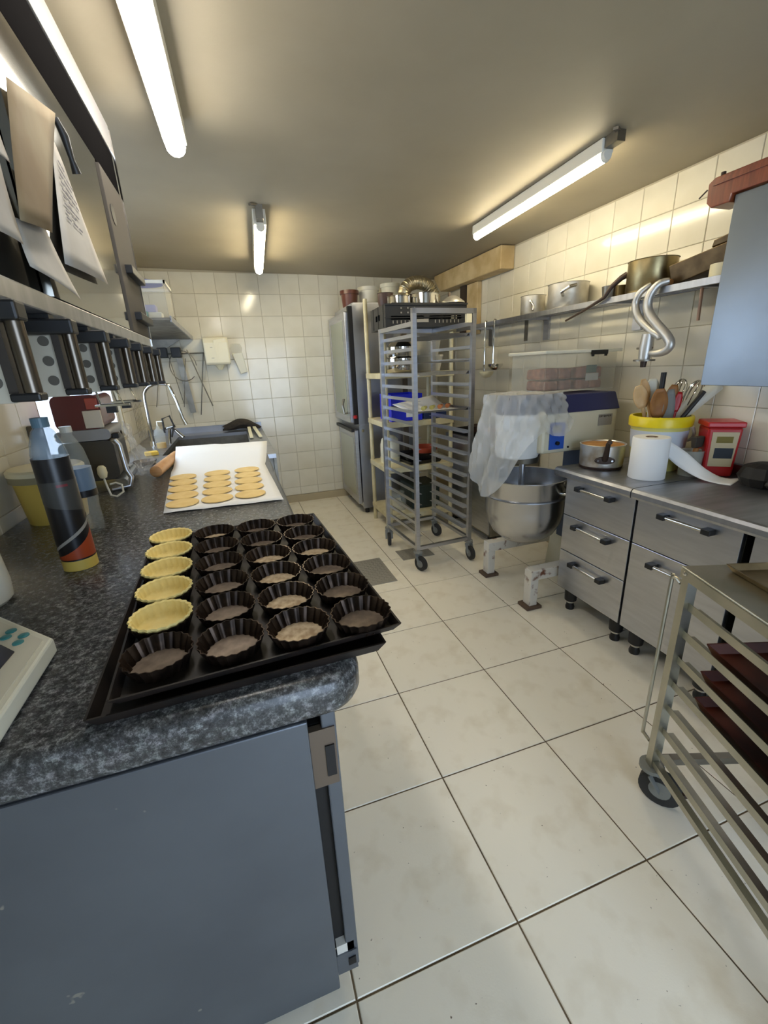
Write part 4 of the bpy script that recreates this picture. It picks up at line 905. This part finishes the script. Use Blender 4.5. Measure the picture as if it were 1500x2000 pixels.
# yellow bucket of utensils
UB = Vector((2.088, 1.705, z))
HB = .06
t = thing('utensil_bucket', 'white bucket with thick yellow rim full of utensils', 'bucket', UB)
obj('body', MB().lathe([(0, 0), (.115, 0), (.133, .23), (.129, .23), (.111, .004), (0, .004)], 40), M('bucket_white_yellow', (214, 208, 120), .4), t, smooth=True)
obj('printed_label', MB().lathe([(.1235, .11), (.1255, .11), (.1325, .205), (.1305, .205)], 40), M('blue_white_label', (206, 214, 224), .45), t, smooth=True)
obj('rim', MB().lathe([(.134, .225), (.145, .225), (.147, .265), (.142, .275), (.130, .275), (.130, .225)], 40), yel, t, smooth=True)
obj('handle', MB().tube([(.06, -.132, .225), (.09, -.125, .19), (.11, -.105, .16), (.128, -.07, .14)], .008, 8), whitep, t, smooth=True)
def stick(name, label, base, top, r0, r1, mat, head=None, hm=None, cat='utensil'):
    t = thing(name, label, cat, UB, 0, 'utensils in the yellow-rimmed bucket')
    b_, tp = Vector(base), Vector(top)+Vector((0, 0, .035))
    if head is None: obj('shaft', MB().tube([b_, tp], [r0, r1], 10), mat, t, smooth=True); return t
    d = (tp-b_).normalized(); L_ = (tp-b_).length; sh = b_+d*(L_-head[1])
    obj('handle', MB().tube([b_, sh], [r0, r1], 10), mat, t, smooth=True)
    x = Vector((0.85, -.5, 0)); x = (x-d*x.dot(d)).normalized(); n_ = d.cross(x)
    rows = []
    for i in range(9):
        u = i/8; wv = head[0]*(math.sin(PI*(.12+.80*u))**.6); rows.append([sh+d*head[1]*u+x*wv*c_+n_*(head[2]*(1-c_*c_)*math.sin(PI*u)) for c_ in (-1, -.5, 0, .5, 1)])
    obj('blade', MB().sheet(rows), hm or mat, t, smooth=True, solid=.006); return t
stick('wooden_spoon', 'large dark wooden spoon leaning left at the front of the utensil bucket', (.02, .02, .02), (-.07, -.03, .375), .008, .009, spoonm, (.04, .15, .012))
stick('wooden_spoon', 'pale wooden spoon leaning far left in the utensil bucket', (.04, .04, .02), (-.115, .06, .39), .008, .009, spoonl, (.034, .12, .012))
stick('wooden_spoon', 'dark wooden spatula standing to the right in the utensil bucket', (-.02, 0, .02), (.035, -.02, .39), .008, .009, spoonm, (.03, .13, .004))
stick('wooden_spoon', 'light wooden spoon head rising behind the others in the utensil bucket', (.02, -.02, .02), (-.055, .09, .42), .008, .009, spoonl, (.022, .1, .01))
stick('grey_spatula', 'grey plastic spatula leaning at the front of the utensil bucket', (.03, -.01, .02), (-.015, -.045, .37), .008, .008, greyp, (.028, .2, .001))
stick('white_scraper', 'translucent white scraper at the back of the utensil bucket', (-.01, .06, .02), (.0, .08, .42), .008, .008, whitep, (.035, .11, .001), milky)
stick('knife_handle', 'black knife handle pointing up from the utensil bucket', (.01, .03, .22), (.02, .04, .45), .011, .013, blackp)
stick('black_spatula', 'slim black spatula leaning right out of the utensil bucket', (-.02, -.05, .15), (.13, -.105, .355), .009, .012, blackp)
stick('red_spatula', 'red spatula between the wooden spatula and the whisks', (.0, -.04, .02), (.055, -.04, .355), .008, .008, redp, (.018, .1, .001))
def whisk(label, base, top, w):
    t = thing('whisk', label, 'whisk', UB, 0, 'utensils in the yellow-rimmed bucket'); b_, tp = Vector(base), Vector(top)+Vector((0, 0, .04)); d = (tp-b_).normalized(); L_ = (tp-b_).length
    mid = b_+d*(L_-.19); obj('handle', MB().tube([b_, mid], .009, 10), chrome, t, smooth=True)
    x = d.cross(Vector((0, 1, 0))).normalized(); y = d.cross(x)
    for k in range(5):
        a = PI*k/5; e_ = x*math.cos(a)+y*math.sin(a)
        obj('wire', MB().tube([mid+d*.19*math.sin(PI*u)**.8+e_*w*math.cos(PI*u)*math.sin(PI*u)**.5*1.25 for u, s_ in [(i/16, 0) for i in range(17)]], .0021, 6), chrome, t, smooth=True)
whisk('steel balloon whisk left of the other one in the utensil bucket', (-.01, .02, .04), (.095, -.015, .41), .042)
whisk('steel balloon whisk at the right in the utensil bucket', (.0, -.02, .04), (.165, -.055, .40), .046)
rows = [[UB+Vector((.05+.145*u, -.05-.10*u+.03*v, .255+.17*u+.012+(.09-.03*u)*(v-.6))) for v in (0, .5, 1)] for u in [i/8 for i in range(9)]]
tag(obj('plastic_sleeve', MB().sheet(rows), milky, smooth=True, solid=.001), 'long translucent piping bag leaning right out of the utensil bucket', 'piping bag')
# red bucket, pitcher, clutter at the wall
RBP = Vector((2.196, 1.47, z))
t = thing('red_tub', 'square red plastic tub with lid against the right wall', 'tub', RBP, math.radians(-38))
obj('body', MB().hexa([(-.062, -.062, 0), (.062, -.062, 0), (.062, .062, 0), (-.062, .062, 0), (-.070, -.070, .235), (.070, -.070, .235), (.070, .070, .235), (-.070, .070, .235)]), redp, t, bevel=.01)
obj('lid', B(-.076, .076, -.076, .076, .236, .262), M('red_lid', (192, 36, 38), .35), t, bevel=.006)
lb2 = obj('label', MB().hexa([(-.045, -.0655, .05), (.05, -.0655, .05), (.05, -.062, .05), (-.045, -.062, .05), (-.05, -.0745, .215), (.055, -.0745, .215), (.055, -.070, .215), (-.05, -.070, .215)]), M('beige_label', (198, 184, 148), .5), t)
obj('label_oval', MB().hexa([(-.03, -.0725, .165), (.035, -.0725, .165), (.035, -.07, .165), (-.03, -.07, .165), (-.03, -.0745, .195), (.035, -.0745, .195), (.035, -.071, .195), (-.03, -.071, .195)]), M('olive_print', (120, 106, 30), .5), lb2)
obj('label_picture', MB().hexa([(-.03, -.0685, .09), (.045, -.0685, .09), (.045, -.066, .09), (-.03, -.066, .09), (-.03, -.0715, .14), (.045, -.0715, .14), (.045, -.067, .14), (-.03, -.067, .14)]), M('dark_print', (40, 48, 56), .5), lb2)
t = thing('measuring_jug', 'translucent measuring jug in front of the red tub', 'jug', (2.082, 1.505, z))
obj('body', MB().lathe([(0, 0), (.044, 0), (.051, .12), (.054, .125), (.048, .12), (.041, .005), (0, .005)], 28), M('smoky_plastic', (176, 176, 166), .3, alpha=.75), t, smooth=True)
obj('handle', MB().tube([(.035, .036, .10), (.05, .055, .09), (.048, .052, .04), (.03, .033, .03)], .007, 8), M('smoky_plastic', (0, 0, 0)), t, smooth=True)
t = thing('pastry_brush', 'pastry brush with dark bristles standing in the measuring jug', 'brush', (2.082, 1.505, z), 0)
obj('handle', MB().tube([(.0, .0, .012), (.012, -.01, .135)], [.008, .012], 10), spoonm, t, smooth=True)
obj('bristles', MB().hexa([(-.014, -.02, .137), (.036, -.02, .137), (.036, .0, .137), (-.014, .0, .137), (-.02, -.026, .19), (.046, -.026, .19), (.046, .004, .19), (-.02, .004, .19)]), M('dark_bristle', (62, 56, 48), .8), t, bevel=.004)
tag(obj('black_bag', MB().lathe([(0, 0), (.08, 0), (.10, .04), (.08, .085), (.04, .10), (0, .105)], 12), M('black_bag', (18, 16, 15), .6, bump=.6, bscale=30), loc=(2.18, 1.23, z)), 'crumpled black bag by the wall beside the red tub', 'bag')
tag(obj('cling_film', MB().tube([(-.12, 0, .03), (.12, 0, .03)], .03, 16), M('dark_film', (70, 68, 62), .2, .3), smooth=True, loc=(2.10, 1.09, z), rz=1.2), 'roll of dark film lying by the right wall', 'film roll')
t = thing('steel_ladle_bowl', 'grey scoop resting at the right edge of the steel worktop', 'scoop', (2.16, .985, z))
obj('scoop', MB().lathe([(0, .09), (.05, .095), (.07, .12), (.06, .15), (.03, .16), (0, .162)], 20), greyp, t, smooth=True)
obj('stand', C_((0, 0, 0), (0, 0, .092), .045, .03), blackp, t)
t = thing('white_canister_right', 'white container cut by the right edge on the steel worktop', 'container', (1.98, .985, z))
obj('body', MB().lathe([(0, 0), (.05, 0), (.06, .16), (0, .16)], 28), whitep, t, smooth=True)

# ------------------------------------------------------------------ right wall shelf with pans
SZ0 = 1.752; SXF = 2.04
t = thing('pan_shelf', 'slatted steel wall shelf loaded with pans on the right wall', 'shelf', (0, 0, 0))
for k in range(5):
    x = SXF+.002+k*.059; obj('slat', B(x, x+.022, 1.47, 3.90, SZ0-.012 if k else SZ0-.03, SZ0), steel_satin, t)
for y in (1.6, 2.12, 2.93, 3.7): obj('bracket', MB().box(SXF+.02, 2.298, y-.012, y+.012, SZ0-.03, SZ0-.013).box(2.285, 2.300, y-.03, y+.03, SZ0-.17, SZ0-.013), steel, t)
def pot(name, label, y, x, r, h, mat, handle, hm, cat='pan'):
    t = thing(name, label, cat, (x, y, SZ0+.001), 0, 'pans on the right wall shelf')
    obj('body', MB().lathe([(0, 0), (r-.008, 0), (r, .01), (r, h), (r+.004, h+.003), (r-.004, h+.003), (r-.004, .01), (0, .004)], 40), mat, t, smooth=True)
    if handle: obj('handle', MB().tube(handle[0], handle[1], 10), hm, t, smooth=True)
    return t
pot('casserole', 'smaller aluminium pot at the far end of the pan shelf', 2.93, 2.155, .085, .125, alu, ([(-.06, -.06, .09), (-.085, -.085, .085), (-.075, -.11, .05), (-.085, -.12, .02)], .009), chrome)
pot('casserole', 'wide aluminium pot with side handle on the pan shelf', 2.58, 2.165, .125, .145, alu, ([(-.10, -.075, .07), (-.14, -.11, .085), (-.13, -.165, .105), (-.085, -.17, .115)], .011), chrome)
t = pot('saucepan', 'scorched brassy saucepan with long thin handle on the pan shelf', 1.955, 2.165, .115, .15, alu_old, ([(-.06, .098, .105), (-.08, .12, .09), (-.12, .14, .05), (-.142, .16, .0), (-.15, .30, -.05), (-.155, .44, -.09)], [.017, .015, .012, .01, .007, .006]), castiron)
t = thing('wire_strainer', 'small wire mesh strainer between the pans on the shelf', 'strainer', (2.13, 2.19, SZ0+.001), 0, 'pans on the right wall shelf')
obj('mesh', MB().lathe([(.035, 0), (.045, .07), (.043, .07), (.033, 0)], 20), steel_dk, t); obj('cup', MB().lathe([(0, .001), (.03, .001), (.034, .06), (.03, .06), (0, .005)], 18, (.0, -.085, 0)), M('dark_brass', (104, 88, 54), .4, .8), t, smooth=True)
t = thing('loaf_pan', 'stack of dark oblong loaf pans at the near end of the pan shelf', 'pan', (2.15, 1.66, SZ0+.001), math.radians(4), 'pans on the right wall shelf')
ctn = M('dark_bronze_tin', (94, 76, 50), .4, .8, c2=(60, 48, 32), scale=9)
obj('lower_pan', MB().hexa([(-.05, -.15, .058), (.05, -.15, .056), (.05, .11, .0), (-.05, .11, .0), (-.065, -.17, .142), (.065, -.17, .138), (.065, .13, .085), (-.065, .13, .09)]), ctn, t, bevel=.004)
obj('upper_pan', MB().hexa([(-.05, -.16, .1425), (.03, -.16, .1415), (.03, -.05, .126), (-.05, -.05, .128), (-.055, -.17, .18), (.035, -.17, .175), (.035, -.06, .14), (-.055, -.06, .155)]), ctn, t, bevel=.004)
tag(obj('pale_ring', MB().lathe([(.05, 0), (.055, 0), (.055, .05), (.05, .05), (.05, 0)], 24), creamp, smooth=True, loc=(2.10, 1.525, SZ0+.001)), 'cream ring mould at the near end of the pan shelf', 'ring mould')
tag(obj('wood_pestle', MB().tube([(0, -.05, .015), (0, .04, .02)], [.014, .01], 10), spoonm, smooth=True, loc=(2.07, 1.80, SZ0+.001)), 'short wooden pestle lying between the scorched pan and the loaf pans', 'pestle')
# dough hook hanging from the shelf
t = thing('dough_hook', 'large aluminium dough hook hanging from the pan shelf', 'dough hook', (0, 0, 0))
HX = 2.0
def hp(px, py, dx=0): return ax(px, py, HX+dx)
arm = spl([hp(1308, 548, .05), hp(1285, 556, .02), hp(1268, 580), hp(1266, 606), hp(1280, 630), hp(1301, 654), hp(1309, 672), hp(1300, 685), hp(1283, 690), hp(1268, 689)])
obj('spiral_arm', MB().tube(arm, [.012+.010*math.sin(PI*min(1, i/len(arm)*1.05))**.5 for i in range(len(arm))], 12), cast_alu, t, smooth=True)
arm = spl([hp(1272, 555, .03), hp(1250, 572), hp(1241, 595), hp(1248, 622), hp(1270, 645), hp(1285, 655), hp(1288, 662)])
obj('spiral_arm', MB().tube(arm, [.010+.008*math.sin(PI*min(1, i/len(arm)))**.5 for i in range(len(arm))], 12), cast_alu, t, smooth=True)
a, b = hp(1266, 652), hp(1258, 702)
obj('shank', MB().tube([a, a.lerp(b, .5), b], [.027, .031, .027], 18), cast_alu, t, smooth=True)
c = hp(1257, 706); d_ = (b-a).normalized()
obj('flange', MB().tube([b, b+d_*.008], .050, 24), steel_dk, t, smooth=True); obj('drive_pin', MB().tube([b+d_*.008, b+d_*.038], [.016, .013], 14), castiron, t, smooth=True)
m_ = a.lerp(b, .55); obj('cross_pin', MB().tube([m_+Vector((-.01, .045, 0)), m_+Vector((.01, -.03, 0))], .005, 8), steel_dk, t)
for k, (nm, lab, y, zb, mt) in enumerate((('ladle', 'steel ladle hanging nearer along the front edge of the pan shelf', 3.24, 1.40, chrome), ('skimmer', 'cream-bowled ladle hanging at the far end of the pan shelf', 3.375, 1.34, creamp))):
    t = thing(nm, lab, 'ladle', (SXF-.008, y, zb), 0, 'ladles on the pan shelf')
    obj('stem', MB().tube([(0, 0, .03), (0, 0, SZ0-zb), (.006, 0, SZ0-zb+.009), (.016, 0, SZ0-zb+.0065)], .006, 8), chrome, t, smooth=True)
    obj('bowl', MB().lathe([(0, -.045), (.03, -.038), (.05, -.01), (.052, .005), (.049, .005), (.03, -.034), (0, -.04)], 24, (-.004, -.045, .02), sx=1.15, sy=1.15), mt, t, smooth=True)
tag(obj('hanging_rod', MB().tube([ax(1372, 560, 2.12), ax(1363, 626, 2.12)], .007, 8), M('pinkish_wood', (170, 140, 124), .6), smooth=True), 'thin pale rod hanging down near the steel hood', 'rod')
tag(obj('palette_knife', B(2.13, 2.135, 2.94, 2.98, 1.58, 1.735), steel_dk), 'thin steel blade hanging below the wide aluminium pot', 'utensil')

# steel hood panel and wooden board
t = thing('steel_hood', 'large bluish steel hood panel at the right edge of the picture', 'hood', (0, 0, 0))
obj('front_panel', B(2.0, 2.012, .35, 1.465, 1.30, 2.03), M('hood_steel', (122, 128, 134), .3, .9, c2=(112, 118, 124), scale=2), t, bevel=.002)
obj('box', B(2.013, 2.297, .37, 1.46, 1.31, 2.02), steel_dk, t)
obj('latch', B(1.994, 1.999, 1.22, 1.226, 1.50, 1.53), blackp, t)
t = thing('wooden_board', 'red-brown wooden beam with a chamfered tip above the steel hood', 'board', (0, 0, 0))
obj('beam', MB().prism_ax([(1.572, 2.03), (1.55, 2.008), (1.475, 2.008), (1.470, 2.034), (.35, 2.034), (.35, 2.115), (1.55, 2.115), (1.575, 2.10)], 1.985, 2.10, 'x'), wood_red, t, bevel=.004)
obj('moulding', B(1.978, 1.985, .35, 1.55, 2.085, 2.10), wood_red, t)
obj('fixing', MB().tube([(2.02, 1.545, 2.116), (2.02, 1.545, 2.135)], .009, 8).tube([(1.985, 1.575, 2.08), (1.975, 1.60, 2.055)], .003, 6), castiron, t)

# ------------------------------------------------------------------ low tray trolley in the right foreground
TX, TY = 1.15, .768; TW, TD, TB, TT = .46, .70, .14, .865; TA = math.radians(-19)
def tro(x, y): return (TX+x*math.cos(TA)-y*math.sin(TA), TY+x*math.sin(TA)+y*math.cos(TA))
t = TR = thing('tray_trolley', 'low stainless tray trolley in the right foreground', 'trolley', (TX, TY, 0), TA)
warm = M('warm_steel', (190, 188, 176), .36, 1, c2=(172, 170, 156), scale=6)
for x in (0, TW):
    for y in (0, -TD):
        obj('post', B(x-.014, x+.014, y-.014, y+.014, TB, TT-.03), warm, t)
top = obj('top_plate', B(-.018, TW+.018, -TD-.018, .018, TT-.006, TT), warm, t, bevel=.002)
obj('top_flange', MB().box(-.018, -.014, -TD-.018, .018, TT-.034, TT-.006), warm, t)
obj('top_flange', MB().box(TW+.014, TW+.018, -TD-.018, .018, TT-.034, TT-.006), warm, t)
obj('rivet', MB().lathe([(0, 0), (.007, .0), (.005, .003), (0, .004)], 12).mesh('rivet', chrome, True), None, t).matrix_basis = Matrix.Translation((-.0185, .0, TT-.016)) @ Matrix.Rotation(-PI/2, 4, 'Y')
for x in (0, TW): obj('base_bar', B(x-.010, x+.010, -TD+.015, -.015, TB+.01, TB+.03), warm, t)
for y in (0, -TD): obj('base_bar', B(.015, TW-.015, y-.012, y+.012, TB+.005, TB+.03), steel_dk, t)
TZS = [.195+.0905*i for i in range(7)]
r1 = MB().box(0, .002, -TD+.03, -.0145, 0, .024).box(.002, .036, -TD+.03, -.0145, 0, .002).mesh('runner', warm)
r2 = MB().box(-.002, 0, -TD+.03, -.0145, 0, .024).box(-.036, -.002, -TD+.03, -.0145, 0, .002).mesh('runner', warm)
for zz in TZS: obj('runner', r1, None, t, loc=(.0, 0, zz)); obj('runner', r2, None, t, loc=(TW, 0, zz))
obj('stop_rod', MB().tube(spl([(-.012, .016, TT-.055), (-.012, .035, TT-.05), (-.012, .052, TT-.055), (-.012, .056, TT-.08), (-.012, .056, .40), (-.012, .056, .235), (-.012, .05, .225), (-.012, .016, .225)], 3), .0055, 8), warm, t, smooth=True)
for x, y, sw in ((.0, 0, -1.05), (TW, 0, -.9), (0, -TD, -1.2), (TW, -TD, -1.3)): caster(t, x, y, TB, 1.16, sw-TA)
obj('brake_pedal', B(.045, .085, -.075, -.045, .075, .088), castiron, t)
def ttray(label, k, mat):
    cx_, cy_ = tro(TW/2, -TD/2-.035); a_, b_ = TW/2-.026, TD/2-.068
    return tray('brown_tray', label, cx_-a_, cx_+a_, cy_-b_, cy_+b_, TZS[k]+.0035, .028, TA, mat, 'dark trays in the low trolley')
ttray('topmost dark brown baking tray in the low trolley', 5, burnttray)
ttray('middle reddish-brown baking tray in the low trolley', 4, burnttray)
ttray('lowest reddish-brown baking tray in the low trolley', 3, burnttray)
tray('flat_steel_tray', 'shallow worn steel tray lying on top of the low trolley', tro(.28, -.33)[0]-.19, tro(.28, -.33)[0]+.19, tro(.28, -.33)[1]-.3, tro(.28, -.33)[1]+.3, TT+.001, .018, TA, M('worn_warm_steel', (158, 140, 108), .4, .9, c2=(110, 94, 68), scale=7))
